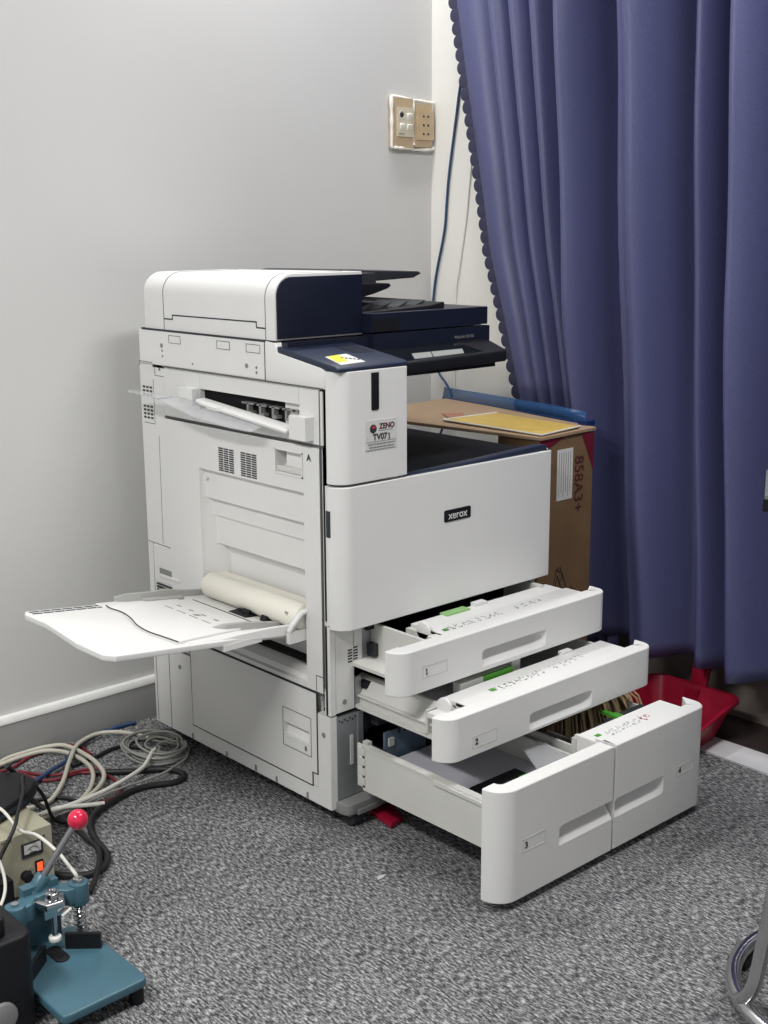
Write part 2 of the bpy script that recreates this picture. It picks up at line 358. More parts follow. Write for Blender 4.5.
# side exit tray
xt = MB()
xt.box(-.024, .002, .032, .082, .797, .842, .003).box(-.014, .002, .082, .12, .797, .812, .002)
exb = xt.build('side_exit_tray', 'white', PR)
b = MB(); b.box(-.022, .002, .415, .465, .826, .862, .003); b.build('tray_bracket', 'white', exb)
b = MB(); b.poly3([(-.002, .085, .812), (-.030, .085, .806), (-.038, .36, .834), (-.034, .385, .838), (-.002, .40, .838)], .007, .002); b.box(-.036, -.006, .29, .345, .828, .836, .002); b.build('tray_arm', 'white', exb)
b = MB(); b.poly3([(-.030, .16, .810), (-.050, .17, .801), (-.060, .23, .804), (-.072, .34, .815), (-.078, .43, .834), (-.074, .47, .840), (-.030, .46, .841), (-.012, .42, .836)], .003, .001); b.build('clear_flap', 'clear', exb)
b = MB(); b.poly3([(-.076, .46, .8415), (-.072, .59, .843), (-.060, .61, .844), (-.046, .60, .844), (-.040, .46, .8425)], .003, .001); b.build('clear_extension', 'clear', exb)

# scanner side panel marks
b = MB(); b.box(-.001, .02, .1845, .650, .900, .974, .002)
b.prism([(.0, .897), (.183, .899), (.183, .977), (.150, .974), (.143, .956), (.010, .936), (-.002, .930)], 'x', -.001, .018, .001)
scs = b.build('scanner_side_panel', 'white', PR)
for y0, y1 in ((.483, .528), (.302, .347), (.199, .245)):
    z0, z1 = .951, .967; b = MB()
    for l in ((y0, z0, y1, z0), (y1, z0, y1, z1), (y1, z1, y0, z1), (y0, z1, y0, z0)): side_line(b, *l, .0012)
    for v in b.bm.verts: v.co.x -= .001
    b.build('cover_plate', 'seam', scs)
for y, z, r in ((.245, .923, .005), (.212, .922, .0028), (.212, .912, .0028), (.558, .943, .005), (.556, .932, .0025), (.556, .920, .0025), (.439, .912, .0022), (.572, .890, .003)):
    b = MB(); b.cyl((-.002, y, z), (0, y, z), r, 12); b.build('screw_hole', 'midgrey', scs)
b = MB(); side_line(b, .184, .897, .184, .976); side_line(b, .600, .903, .654, .903)
for v in b.bm.verts: v.co.x -= .001
b.build('seam', 'seam', scs)

# door A with stepped recess: height field over (y, z)
def hf_side(zs, ys, depth):
    b = MB(); b.grid([[(depth(y, z), y, z) for y in ys] for z in zs]); return b
def brk(vals, e=.0006):
    o = []
    for v in vals: o += [v-e, v+e]
    return o
def depA(y, z):
    if .0695 < y < .1505 and .7225 < z < .7655: return .026*min(1, (z-.7225)/.014)
    if z > .689 or z < .297: return -.004
    steps = [(.689, .624, .007, .009), (.624, .584, .019, .022), (.584, .519, .026, .030), (.519, .500, .040, .048), (.5, .40, .050, .052), (.40, .336, .050, .048), (.336, .308, .047, .012), (.308, .296, .010, .004)]
    d = 0
    for z1, z0, d1, d0 in steps:
        if z0 <= z <= z1: d = d1+(d0-d1)*(z1-z)/(z1-z0)
    y1 = .425; y0 = .0665
    if y > y1 or y < y0: return -.004
    d = min(d, (y1-y)*1.6+.001, (y-y0)*6+.001)
    return max(d, -.004)
ys = sorted([.016, .03, .5535] + brk([.0665, .0695, .1505, .425]) + [.068, .070, .074, .08, .2, .3] + [.39+.005*i for i in range(7)])
zs = sorted([.288, .7835] + brk([.7225, .7365, .7655, .689, .624, .584, .519, .5, .40, .336, .308, .297]))
b = hf_side(zs, ys, depA)
doorA = b.build('side_door', 'panel', PR, ang=25)
b = MB(); b.box(.002, .012, .016, .4965, .286, .2885, 0).box(.0, .05, .4265, .553, .288, .30, 0); b.build('door_edge', 'panel', doorA)
for y0 in (.296, .217):
    b = MB()
    for i in range(11):
        for j in range(3): b.box(-.0052, 0, y0+.019*j, y0+.0155+.019*j, .695+.0047*i, .6975+.0047*i, 0)
    b.build('vent', 'ink', doorA)
b = MB()
b.box(-.0062, 0, .066, .154, .718, .7205, .0005).box(-.0062, 0, .066, .154, .766, .7685, .0005).box(-.0062, 0, .066, .0685, .718, .768, .0005).box(-.0062, 0, .1515, .154, .718, .768, .0005)
hd = b.build('door_handle', 'panel', doorA)
b = MB(); b.prism([(.0705, .7235), (.1495, .7235), (.1495, .7345), (.0705, .7345)], 'x', -.0045, .004, .001); b.build('handle_lip', 'tray', hd)
text('A', 'door_letter', .018, (-.0048, .047, .761), LX, FZ, 'ink', doorA, bold=.0005)
b = MB()
for l in ((.0135, .895, .0135, .30), (.0365, .322, .0365, .285), (.0135, .322, .0365, .322), (.554, .787, .005, .787), (.556, .898, .003, .898)): side_line(b, *l, .0022)
for v in b.bm.verts: v.co.x -= .0035
b.build('seam', 'seam', doorA)
b = MB(); b.cyl((0, .410, .67), (-.003+.012, .410, .67), .004, 10); b.build('pin', 'white', doorA)

# door B (lower)
def depB(y, z):
    if .067 < y < .149 and .164 < z < .190: return .004+.009*(z-.164)/.026
    return -.0015
b = hf_side(sorted([.078, .1075, .2805]+brk([.164, .190])), sorted([.0425, .0585, .4938]+brk([.067, .149])), depB)
bmesh.ops.delete(b.bm, geom=[f for f in b.bm.faces if f.calc_center_median().y < .0585 and f.calc_center_median().z < .1075], context='FACES')
b.box(0, .012, .0425, .058, .079, .107, 0)
doorB = b.build('lower_side_door', 'panel', PR)
b = MB()
for l in ((.041, .2825, .4955, .2825), (.041, .2825, .041, .1065), (.041, .1065, .0575, .1065), (.0575, .1065, .0575, .0765), (.0575, .0765, .496, .0765)): side_line(b, *l, .0025)
for v in b.bm.verts: v.co.x -= .001
b.build('seam', 'ink', doorB)
b = MB()
for l in ((.060, .138, .153, .138), (.153, .138, .153, .222), (.153, .222, .060, .222), (.060, .222, .060, .138)): side_line(b, *l, .0014)
for v in b.bm.verts: v.co.x -= .0015
hb = b.build('door_handle', 'seam', doorB)
text('B', 'door_letter', .014, (-.0018, .078, .150), LX, FZ, 'ink', doorB, bold=.0003)
for y, z in ((.256, .050), (.500, .048), (.365, .046), (.182, .048), (.077, .048)):
    b = MB(); b.box(-.0012, 0, y-.003, y+.003, z-.008, z+.006, 0); b.build('notch', 'midgrey', cab)
for y, z in ((.0245, .275), (.021, .198), (.543, .204)):
    b = MB(); b.cyl((-.0012, y, z), (0, y, z), .0055, 14); b.build('screw_hole', 'midgrey', cab)

# bypass tray
def bz(x): return .404-.118*(x)          # rises gently outwards
def slab(b, poly, dz0, dz1, bev=.0015):
    A = [b.bm.verts.new((x, y, bz(x)+dz0)) for x, y in poly]; B = [b.bm.verts.new((x, y, bz(x)+dz1)) for x, y in poly]; n = len(poly)
    fs = [b.bm.faces.new(A[::-1]), b.bm.faces.new(B)]+[b.bm.faces.new((A[i], A[(i+1) % n], B[(i+1) % n], B[i])) for i in range(n)]
    bmesh.ops.recalc_face_normals(b.bm, faces=fs); b._bev(fs, bev); return b
b = MB(); slab(b, rpoly([(.03, .085), (.03, .445), (-.262, .445), (-.262, .095)], .004), -.012, .0)
byp = b.build('bypass_tray', 'white', PR)
wave = [(-.258, .405), (-.262, .38), (-.258, .34), (-.268, .29), (-.285, .24), (-.292, .19), (-.288, .15), (-.282, .10)]
b = MB(); slab(b, [(-.09, .14), (-.09, .40)]+[(x, y) for x, y, *_ in [tuple(p) for p in catmull([(*q, 0) for q in wave], 5)]], -.004, .0045, .0008)
b.build('middle_leaf', 'white', byp)
b = MB(); slab(b, rpoly([(-.10, .088), (-.425, .080), (-.442, .10), (-.444, .19), (-.434, .27), (-.426, .34), (-.430, .42), (-.418, .440), (-.10, .440)], .006), -.013, -.0015)
b.box(-.19, -.10, .085, .094, bz(-.16)-.02, bz(-.16)-.008, .001)
ext = b.build('extension_leaf', 'white', byp)
b = MB()
for j, y in enumerate((.412, .426)):
    for i in range(7): slab(b, [(-.415+.024*i, y), (-.394+.024*i, y), (-.394+.024*i, y+.007), (-.415+.024*i, y+.007)], -.006, -.0010, 0)
b.build('lattice_slot', 'darkgrey', ext)
b = MB(); b.tube([(x, y, bz(x)+.0040) for x, y, _ in [tuple(p) for p in catmull([(*q, 0) for q in wave], 5)]], .0013, 6); b.build('leaf_edge', 'ink', byp)
def ridge(b, pts, w, h, z0):
    for i in range(len(pts)-1):
        pass
    P = [Vector((x, y, bz(x)+z0)) for x, y in pts]; A = []; 
    for i, p in enumerate(P):
        t = (P[min(i+1, len(P)-1)]-P[max(i-1, 0)]).normalized(); n = Vector((-t.y, t.x, 0)).normalized()*w/2
        A.append([b.bm.verts.new(q) for q in (p-n, p+n, p+n*.8+Vector((0, 0, h[i])), p-n*.8+Vector((0, 0, h[i])))])
    fs = []
    for i in range(len(A)-1):
        for k in range(4): fs.append(b.bm.faces.new((A[i][k], A[i][(k+1) % 4], A[i+1][(k+1) % 4], A[i+1][k])))
    fs += [b.bm.faces.new(A[0][::-1]), b.bm.faces.new(A[-1])]; bmesh.ops.recalc_face_normals(b.bm, faces=fs)
b = MB(); ridge(b, [(-.215, .447), (-.19, .437), (-.14, .435), (-.10, .432), (-.05, .432), (.0, .43)], .012, [.008, .016, .016, .020, .014, .012], .0)
slab(b, [(-.16, .43), (-.06, .43), (-.07, .405), (-.15, .41)], 0, .006, .001)
b.build('paper_guide', 'palegrey', byp)
b = MB(); ridge(b, [(-.165, .165), (-.145, .145), (-.10, .14), (-.05, .137), (-.02, .137)], .014, [.003, .013, .014, .010, .008], .0)
b.build('paper_guide', 'palegrey', byp)
b = MB(); ridge(b, [(-.20, .098), (-.15, .092), (-.08, .089), (.01, .088)], .012, [.004, .012, .018, .02], -.006)
b.build('hinge_arm', 'white', byp)
for i in range(4):
    b = MB(); slab(b, [(-.150, .19+.045*i), (-.147, .19+.045*i), (-.147, .22+.045*i), (-.150, .22+.045*i)], .0045, .005, 0); b.build('guide_mark', 'greyink', byp)
    b = MB(); slab(b, [(-.125, .20+.045*i), (-.120, .20+.045*i), (-.120, .215+.045*i), (-.125, .215+.045*i)], .0045, .005, 0); b.build('guide_mark', 'greyink', byp)
b = MB(); slab(b, [(-.140, .255), (-.130, .25), (-.128, .262), (-.138, .268)], .0045, .0053, 0); b.build('guide_mark', 'greyink', byp)
b = MB(); slab(b, [(-.055, .15), (-.052, .15), (-.052, .395), (-.055, .395)], 0, .0006, 0).cyl((-.020, .25, .409), (-.020, .225, .409), .011, 14).cyl((-.020, .185, .409), (-.020, .165, .409), .011, 14).box(-.045, -.01, .215, .275, .4075, .4105, 0)
b.build('pickup_roller', 'black', byp)
pf = [(.0, .012), (.006, .022), (.012, .0245)]; 
b = MB(); b.tube([(.0, y, .433+dz) for y, dz in ((.408, 0), (.406, 0), (.400, 0), (.082, .0), (.075, 0), (.071, 0))], [.012, .024, .028, .028, .025, .016], 28)
b.box(.0, .040, .073, .405, .425, .455, .004)
rol = b.build('roller_cover', 'cream', byp)
b = MB()
for i in range(3): b.box(-.0275, -.0250, .095+.004*i, .0965+.004*i, .438, .445, 0)
b.build('cover_mark', 'greyink', rol)
b = MB(); b.tube([(-.040, .074, .412), (-.036, .070, .424), (-.014, .068, .446), (.0, .068, .448)], .006, 10).box(-.045, .01, .068, .078, .388, .410, .001)
b.build('link_arm', 'white', byp)

# -- front panels: plan outline with rounded left corner, optional scooped grip
def front_panel(x0, x1, yf, z0, z1, rl, rr, wl, wr, t=.018, grip=None, topcap=True):
    pts = []
    pts.append((x0, yf+max(wl, rl+.001)))
    for i in range(11):
        a = PI+ (PI/2)*i/10
        pts.append((x0+rl+rl*math.cos(a), yf+rl+rl*math.sin(a)))
    xs = []
    if grip:
        g0, g1, gz0, gz1, gd, rnd, capR = grip
        n = 60
        xs = [g0-.0004]+[g0+(g1-g0)*i/n for i in range(n+1)]+([g1+.0004] if capR else [])
        xs = [x for x in xs if x0+rl < x < x1-max(rr, .0005)]
    for x in xs: pts.append((x, yf))
    if rr > 0:
        for i in range(9):
            a = 1.5*PI+(PI/2)*i/8; pts.append((x1-rr+rr*math.cos(a), yf+rr+rr*math.sin(a)))
    else: pts.append((x1, yf))
    pts.append((x1, yf+max(wr, rr+.001)))
    N = len(pts); nrm = []
    for i in range(N):
        a = Vector(pts[max(i-1, 0)]); c = Vector(pts[min(i+1, N-1)]); d = (c-a).normalized(); nrm.append(Vector((-d.y, d.x)))
    nrm[0] = Vector((1, 0)); nrm[-1] = Vector((-1, 0))
    if rr <= 0: nrm[-2] = Vector((-.7, 1))
    zs = [z0, z0+.0015, z1-.0015, z1]
    if grip: zs = sorted(zs+[gz0-.0004]+[gz0+(gz1-gz0)*i/24 for i in range(25)]+[gz1+.0004])
    def dep(x, z):
        if not grip or x < g0-.0001 or x > g1+(.0001 if capR else 1) or z < gz0 or z > gz1: return 0
        zt = gz1
        if x-g0 < rnd: zt = gz1-rnd+math.sqrt(max(rnd**2-(rnd-(x-g0))**2, 0))
        if capR and g1-x < rnd: zt = min(zt, gz1-rnd+math.sqrt(max(rnd**2-(rnd-(g1-x))**2, 0)))
        if z > zt: return 0
        d = gd*(z-gz0)/(gz1-gz0)
        if capR: 
            s = min(1, max(0, (g1-x)/.035)); d *= math.sqrt(s*(2-s))
        return d
    b = MB(); rows = []
    for z in zs:
        ins = .0015 if z in (z0, z1) else 0
        rows.append([(p[0]+nrm[i].x*ins, p[1]+nrm[i].y*ins+(dep(p[0], z) if abs(p[1]-yf) < 1e-6 else 0), z) for i, p in enumerate(pts)])
    V = b.grid(rows)
    tt = max(t, (grip[4]+.004) if grip else t)
    inn = []
    for z in (z0, z1): inn.append([b.bm.verts.new((p[0]+nrm[i].x*.004 if i in (0, N-1) else p[0]+nrm[i].x*tt, p[1]+nrm[i].y*tt if 0 < i < N-1 else p[1], z)) for i, p in enumerate(pts)])
    for row in inn:
        if rl < .003:
            for i in range(1, 12): row[i].co.x, row[i].co.y = x0+.004+.0001*i, yf+tt
        if rr <= 0: row[N-2].co.x, row[N-2].co.y = x1-.004, yf+min(tt, max(wr, .001)-.0005)
    for i in range(N-1):
        b.bm.faces.new((V[-1][i], V[-1][i+1], inn[1][i+1], inn[1][i])); b.bm.faces.new((V[0][i+1], V[0][i], inn[0][i], inn[0][i+1]))
        b.bm.faces.new((inn[0][i+1], inn[0][i], inn[1][i], inn[1][i+1]))
    for i in (0, N-1):
        col = [r[i] for r in V]; b.bm.faces.new(col+[inn[1][i], inn[0][i]])
    bmesh.ops.recalc_face_normals(b.bm, faces=b.bm.faces[:])
    return b

# front cover
b = front_panel(.0, W, -.037, .425, .711, .034, .003, .034, .034, .016)
fc = b.build('front_cover', 'white', PR, ang=30)
b = MB(); b.box(.02, W-.002, -.019, .01, .43, .705, .002); b.build('cover_back', 'panel', fc)
b = MB(); b.box(-.0015, .004, -.009, .002, .612, .664, .001); b.build('finger_notch', 'darkgrey', fc)
b = MB(); b.prism(rpoly([(.280, .601), (.358, .601), (.358, .626), (.280, .626)], .004), 'y', -.0385, -.036, .0006)
bdg = b.build('badge', 'black', fc)
text('xerox', 'badge_lettering', .023, (.319, -.0388, .6135), FX, FZ, 'sticker', fc, sx=.98, bold=.0002)

# upper column beside the exit bin
b = front_panel(.0, .178, -.037, .716, .931, .034, .004, .036, .12, .02)
b.box(.006, .174, -.01, .13, .716, .925, .002)
colm = b.build('control_column', 'white', PR, ang=30)
b = MB(); b.prism(rpoly([(.083, .853), (.102, .853), (.102, .925), (.083, .925)], [.004, .004, 0, 0]), 'y', -.0385, -.036, .0005); b.build('status_light_bar', 'black', colm)
b = MB(); b.box(.066, .148, -.0378, -.036, .776, .834, 0); st = b.build('sticker', 'sticker', colm)
Y0 = -.0382
text('ZENO', 'sticker_logo_text', .0145, (.122, Y0, .8205), FX, FZ, 'boxink', st, bold=.0004)
b = MB()
b.prism([(.0865+.0085*math.cos(2*PI*i/20), .8175+.0085*math.sin(2*PI*i/20)) for i in range(20)], 'y', Y0-.0003, Y0+.0003, 0); b.build('sticker_logo', 'ink', st)
b = MB(); b.prism([(.0875+.004*math.cos(2*PI*i/16), .8205+.003*math.sin(2*PI*i/16)) for i in range(16)], 'y', Y0-.0006, Y0+.0003, 0); b.build('sticker_logo_highlight', 'redink', st)
text('TV07', 'sticker_number', .0165, (.104, Y0, .8005), FX, FZ, 'ink', st, bold=.0005)
one(MB(), .1275, .8003, .0118, Y0-.0002).build('sticker_number', 'ink', st)
b = MB()
b.box(.068, .146, Y0-.0002, Y0+.0002, .792, .7928, 0).box(.068, .142, Y0-.0002, Y0+.0002, .7765, .7773, 0).box(.100, .137, Y0-.0002, Y0+.0002, .8125, .8135, 0)
for z, x0, x1 in ((.7875, .073, .143), (.7815, .076, .140)):
    x = x0
    while x < x1: 
        wd = random.uniform(.003, .008); b.box(x, min(x+wd, x1), Y0-.0002, Y0+.0002, z-.0012, z+.0014, 0); x += wd+.0013
b.box(.071, .0735, Y0-.0002, Y0+.0002, .799, .8, 0)
b.build('sticker_print', 'greyink', st)

# control platform (navy top over white wedge)
b = MB(); b.prism([(.146, .952), (.146, .968), (.012, .948), (-.028, .942), (-.036, .938), (-.036, .931), (.004, .934), (.13, .95)], 'x', .001, .181, .002)
for v in b.bm.verts:
    pass
plat = b.build('control_platform', 'navytop', PR)
def pz(y): return .948+(.020)*(y-.012)/.134
b = MB(); b.poly3([(.110, .10, pz(.10)+.0006), (.120, .050, pz(.05)+.0006), (.166, .046, pz(.046)+.0006), (.166, .10, pz(.10)+.0006)], .0012); b.build('card_reader_recess', 'navy', plat)
b = MB(); b.poly3([(.04, .138, pz(.138)+.0006), (.04, .118, pz(.118)+.0006), (.12, .13, pz(.13)+.0006), (.12, .142, pz(.142)+.0006)], .0012); b.build('release_slot', 'navy', plat)
b = MB(); b.poly3([(.036, .042, pz(.042)+.0006), (.022, -.022, pz(-.022)+.0007), (.088, -.016, pz(-.016)+.0007), (.096, .05, pz(.05)+.0006)], .0011); ys_ = b.build('warning_sticker', 'sticker', plat)
b = MB(); b.poly3([(.040, .040, pz(.04)+.0011), (.028, -.006, pz(-.006)+.0011), (.058, .0, pz(.0)+.0011), (.072, .046, pz(.046)+.0011)], .0011); b.build('sticker_patch', 'yellow', ys_)
b = MB()
for i in range(5): b.box(.060+.006*i, .0635+.006*i, .02-.005*i, .026-.005*i, pz(.02-.005*i)+.0002, pz(.026-.005*i)+.0012, 0)
b.build('sticker_print', 'ink', ys_)

# touch screen
def sz(y): return .9335+(y-.005)*.145
pl = rpoly([(.186, -.006), (.520, .012), (.560, .10), (.545, .150), (.196, .150)], [.006, .018, .02, .004, .004])
b = MB()
A = [b.bm.verts.new((x, y, sz(y)-.024)) for x, y in pl]; B = [b.bm.verts.new((x, y, sz(y))) for x, y in pl]; n = len(pl)
fs = [b.bm.faces.new(A[::-1]), b.bm.faces.new(B)]+[b.bm.faces.new((A[i], A[(i+1) % n], B[(i+1) % n], B[i])) for i in range(n)]
bmesh.ops.recalc_face_normals(b.bm, faces=fs); b._bev(fs, .004)
b.box(.20, .50, .03, .16, .90, sz(.03)-.015, .004)
scr = b.build('touch_screen', 'black', PR)
b = MB(); b.poly3([(.200, .006, sz(.006)+.0008), (.450, .020, sz(.020)+.0008), (.470, .138, sz(.138)+.0008), (.208, .138, sz(.138)+.0008)], .002); sg = b.build('screen_glass', 'glass', scr)
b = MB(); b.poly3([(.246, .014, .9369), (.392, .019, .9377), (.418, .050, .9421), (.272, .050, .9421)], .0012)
b.build('painted_wall_reflection', 'screenreflect', sg)  # pale glowing plate, a painted reflection of the wall in the glass
b = MB(); b.poly3([(.296, .0135, .9371), (.299, .0135, .9371), (.327, .050, .9424), (.324, .050, .9424)], .001); b.build('painted_cable_reflection', 'ink', sg)  # dark strip painting the wall cable's reflection across the pale plate

# scanner body
b = MB(); b.box(.015, .575, .13, D-.03, .885, .974, .003).box(.228, .575, .118, .2, .895, .979, .004)
scan = b.build('scanner_body', 'navy', PR)
text('AltaLink C8130', 'model_lettering', .0095, (.463, .1172, .9585), FX, FZ, 'midgrey', scan, align='LEFT', sx=1.0)
# document lid
b = MB(); b.box(.226, .572, .122, .60, .982, 1.020, .004); lid = b.build('document_lid', 'navy', PR)
b = MB(); b.box(.230, .300, .1205, .13, .984, 1.010, .003); b.build('lid_grip', 'black', lid)
b = MB(); b.prism([(.22, 1.012), (.465, 1.012), (.465, 1.034), (.42, 1.028), (.22, 1.021)], 'y', .150, .58, .002); ot = b.build('feeder_output_tray', 'black', PR)
for x in (.235, .285, .335, .385):
    b = MB(); b.prism([(x, 1.018), (x+.058, 1.037), (x+.062, 1.037), (x+.030, 1.018)], 'y', .19, .54, .0008); b.build('tray_fin', 'darkgrey', ot)
# document feeder hood
prof = rpoly([(.001, .978), (.228, .978), (.228, 1.106), (.001, 1.106)], [.001, .001, .004, .048], 10)
b = MB(); b.prism(prof, 'y', .152, .625, .006, 4)
for v in b.bm.verts:
    if v.co.z > 1.03: v.co.z -= (v.co.y-.152)*.013*(v.co.z-1.03)/.076
adf = b.build('document_feeder', 'white', PR, ang=30)
prof2 = rpoly([(.006, .981), (.226, .981), (.226, 1.100), (.006, 1.100)], [.001, .001, .001, .036], 10)
b = MB(); b.prism(prof2, 'y', .149, .16, .0008); b.build('feeder_front_panel', 'navy', adf)
b = MB()
prof4 = rpoly([(.0004, .978), (.2, .978), (.2, 1.1066), (.0004, 1.1066)], [0, 0, 0, .048], 10)
for y in (.181, .547): b.prism(prof4, 'y', y-.0008, y+.0008, 0)
for v in b.bm.verts:
    if v.co.z > 1.03: v.co.z -= (v.co.y-.152)*.013*(v.co.z-1.03)/.076
b.build('seam', 'seam', adf)
b = MB()
for l in ((.547, 1.002, .513, 1.002), (.513, 1.001, .513, 1.0115), (.514, 1.011, .210, 1.012), (.211, 1.0125, .211, 1.0015), (.211, 1.001, .182, 1.001)): side_line(b, *l, .0028)
for v in b.bm.verts: v.co.x += .001
b.build('cover_gap', 'ink', adf)
b = MB(); side_line(b, .18, .9765, .62, .9765, .004)
for v in b.bm.verts: v.co.x += -.001
b.box(.0, .22, .155, .64, .9735, .9785, 0)
b.build('lid_gap', 'ink', adf)
# feeder input tray
b = MB(); b.prism([(.20, 1.092), (.26, 1.104), (.530, 1.094), (.540, 1.089), (.515, 1.080), (.20, 1.070)], 'y', .30, .52, .002); ft = b.build('feeder_input_tray', 'darkgrey', PR)
b = MB(); b.prism([(.228, 1.046), (.290, 1.056), (.330, 1.066), (.340, 1.072), (.334, 1.077), (.228, 1.080)], 'y', .185, .255, .002); b.build('paper_guide', 'black', ft)
b = MB(); b.box(.227, .305, .195, .30, 1.070, 1.099, .003); b.build('feeder_roller_cover', 'darkgrey', ft)

# exit bin
b = MB(); b.prism([(.178, .690), (.605, .690), (.612, .712), (.57, .717), (.178, .700)], 'y', -.022, .012, .002)
b.box(.178, .600, .0, .50, .682, .692, .001)
b.prism([(.178, .700), (.606, .700), (.608, .722), (.590, .7245), (.40, .7175), (.178, .7125)], 'y', -.030, -.006, .0025)
ex = b.build('exit_tray', 'navytop', PR)
b = MB(); P = []
for i in range(25):
    x = .18+.425*i/24; row = []
    for j in range(15):
        y = .012+.47*j/14; s = max(0, (x-.20)/.40)
        z = .693+.016*s+.012*math.sin(PI*min(1, max(0, (x-.24)/.22)))**2*min(1, j/4)*max(0, 1-j/9)
        row.append((x, y, z))
    P.append(row)
b.grid(P); b.build('ramp', 'ramp', ex)
b = MB(); b.box(.178, .60, .46, .64, .69, .89, .002).box(.15, .19, .12, .5, .70, .89, .002); b.build('exit_bin_wall', 'tray', PR)
b = MB(); b.box(.612, .622, -.02, .02, .70, .7125, .002); b.build('cover_corner', 'white', fc)

# -- drawers
def icons(b, pts, z, n, rows=2):
    (xa, ya), (xb, yb) = pts
    for i in range(n):
        for r in range(rows):
            x = xa+(xb-xa)*i/n; y = ya+(yb-ya)*i/n-.010*r
            for k in range(3):
                dx, dy = random.uniform(0, .012), random.uniform(-.004, .004)
                w_, h_ = random.choice(((.007, .0009), (.0009, .006), (.005, .0008), (.003, .003)))
                b.box(x+dx, x+dx+w_, y+dy, y+dy+h_, z-.0003, z+.0004, 0)
def num_frame(parent, x0, x1, z0, z1, yf, num, sx=0):
    b = MB()
    b.box(x0, x1, yf-.0006, yf+.001, z1-.0008, z1, 0).box(x0, x1, yf-.0006, yf+.001, z0, z0+.0008, 0).box(x0, x0+.0008, yf-.0006, yf+.001, z0, z1, 0).box(x1-.0008, x1, yf-.0006, yf+.001, z0, z1, 0)
    b.build('label_frame', 'tray', parent)
    if num == '1': one(MB(), x0+.011, (z0+z1)/2, .012, yf-.0007).build('drawer_number', 'ink', parent); return
    text(num, 'drawer_number', .017, (x0+.011+sx, yf-.0006, (z0+z1)/2-.001), FX, FZ, 'ink', parent, bold=.0004)

# drawer 1
d1 = front_panel(.0, W+.008, -.200, .335, .422, .036, .030, .036, .05, .012, (.226, .417, .345, .380, .030, .012, True)).build('paper_drawer', 'white', PR, ang=30)
d1['label'] = 'top pulled out drawer front numbered 1'
num_frame(d1, .062, .128, .363, .386, -.200, '1')
b = MB(); b.box(.176, .592, -.190, -.048, .396, .410, .003); b.prism([(.176, .41), (.24, .412), (.60, .412), (.604, .40), (.176, .40)], 'y', -.19, -.10, .002); b.build('drawer_top_cover', 'white', d1)
b = MB(); b.box(.112, .120, -.19, .05, .345, .414, .002).box(.56, .572, -.06, .05, .338, .415, .002).box(.057, .56, -.18, .05, .338, .345, 0).box(.02, .18, -.184, -.178, .34, .408, .002).box(.120, .134, -.17, .05, .380, .386, .001)
b.box(.16, .172, -.17, -.05, .345, .405, .002)
b.build('tray_box', 'tray', d1)
b = MB(); b.cyl((.160, -.098, .410), (.166, -.098, .410), .019, 24, .002).box(.154, .178, -.156, -.120, .390, .406, .003); b.build('guide_tab', 'white', d1)
b = MB(); b.box(.262, .330, -.066, -.044, .406, .4135, .001, Matrix.Identity(4)); b.build('green_label', 'palegreen', d1)
b = MB(); b.box(.352, .385, -.062, -.046, .41, .418, .003); b.build('latch_tab', 'white', d1)
b = MB(); icons(b, ((.205, -.125), (.36, -.122)), .4123, 8); icons(b, ((.40, -.122), (.50, -.118)), .4123, 4); b.build('instruction_print', 'greyink', d1)
b = MB(); b.box(.190, .202, -.132, -.122, .4122, .4126, 0); b.build('green_mark', 'green', d1)

# drawer 2
d2 = front_panel(.003, W+.012, -.323, .242, .327, .036, .030, .036, .05, .012, (.230, .419, .248, .282, .030, .012, True)).build('paper_drawer', 'white', PR, ang=30)
d2['label'] = 'second pulled out drawer front numbered 2'
num_frame(d2, .071, .136, .257, .281, -.323, '2')
b = MB(); b.prism([(.112, .314), (.20, .316), (.592, .317), (.600, .304), (.112, .304)], 'y', -.313, -.205, .002); b.box(.112, .118, -.313, -.24, .27, .314, .001); b.build('drawer_top_cover', 'white', d2)
b = MB(); b.prism([(.078, .245), (.078, .266), (.072, .267), (.072, .271), (.080, .272), (.104, .302), (.112, .302), (.112, .245)], 'y', -.312, .03, .0008)
b.box(.066, .57, -.28, .03, .245, .252, 0).box(.565, .575, -.30, .03, .245, .315, .002).box(.045, .113, -.313, -.30, .25, .305, .002).box(.066, .12, -.21, -.204, .25, .30, .001)
b.build('tray_box', 'tray', d2)
b = MB(); b.box(.10, .30, -.19, .0, .252, .285, .001); b.build('tray_lift_plate', 'paper', d2)
b = MB(); b.cyl((.086, -.232, .306), (.094, -.232, .306), .020, 24, .002).box(.060, .092, -.25, -.215, .29, .300, .003); b.build('guide_tab', 'white', d2)
b = MB(); b.box(.075, .095, -.283, -.268, .30, .309, .003); b.build('latch_tab', 'black', d2)
b = MB(); b.box(.17, .32, -.195, -.175, .29, .322, .002).box(.325, .350, -.19, -.165, .29, .335, .002); gl = b.build('guide_rail', 'tray', d2)
b = MB(); b.box(.235, .318, -.1985, -.19, .298, .3225, .001); b.build('green_latch', 'green', d2)
b = MB(); icons(b, ((.215, -.245), (.36, -.242)), .3166, 8); icons(b, ((.385, -.242), (.49, -.238)), .3166, 5); b.build('instruction_print', 'greyink', d2)
b = MB(); b.box(.198, .212, -.254, -.242, .3164, .3169, 0); b.build('green_mark', 'green', d2)
b = MB(); b.box(.46, .49, -.212, -.198, .314, .322, .003); b.build('latch_tab', 'white', d2)

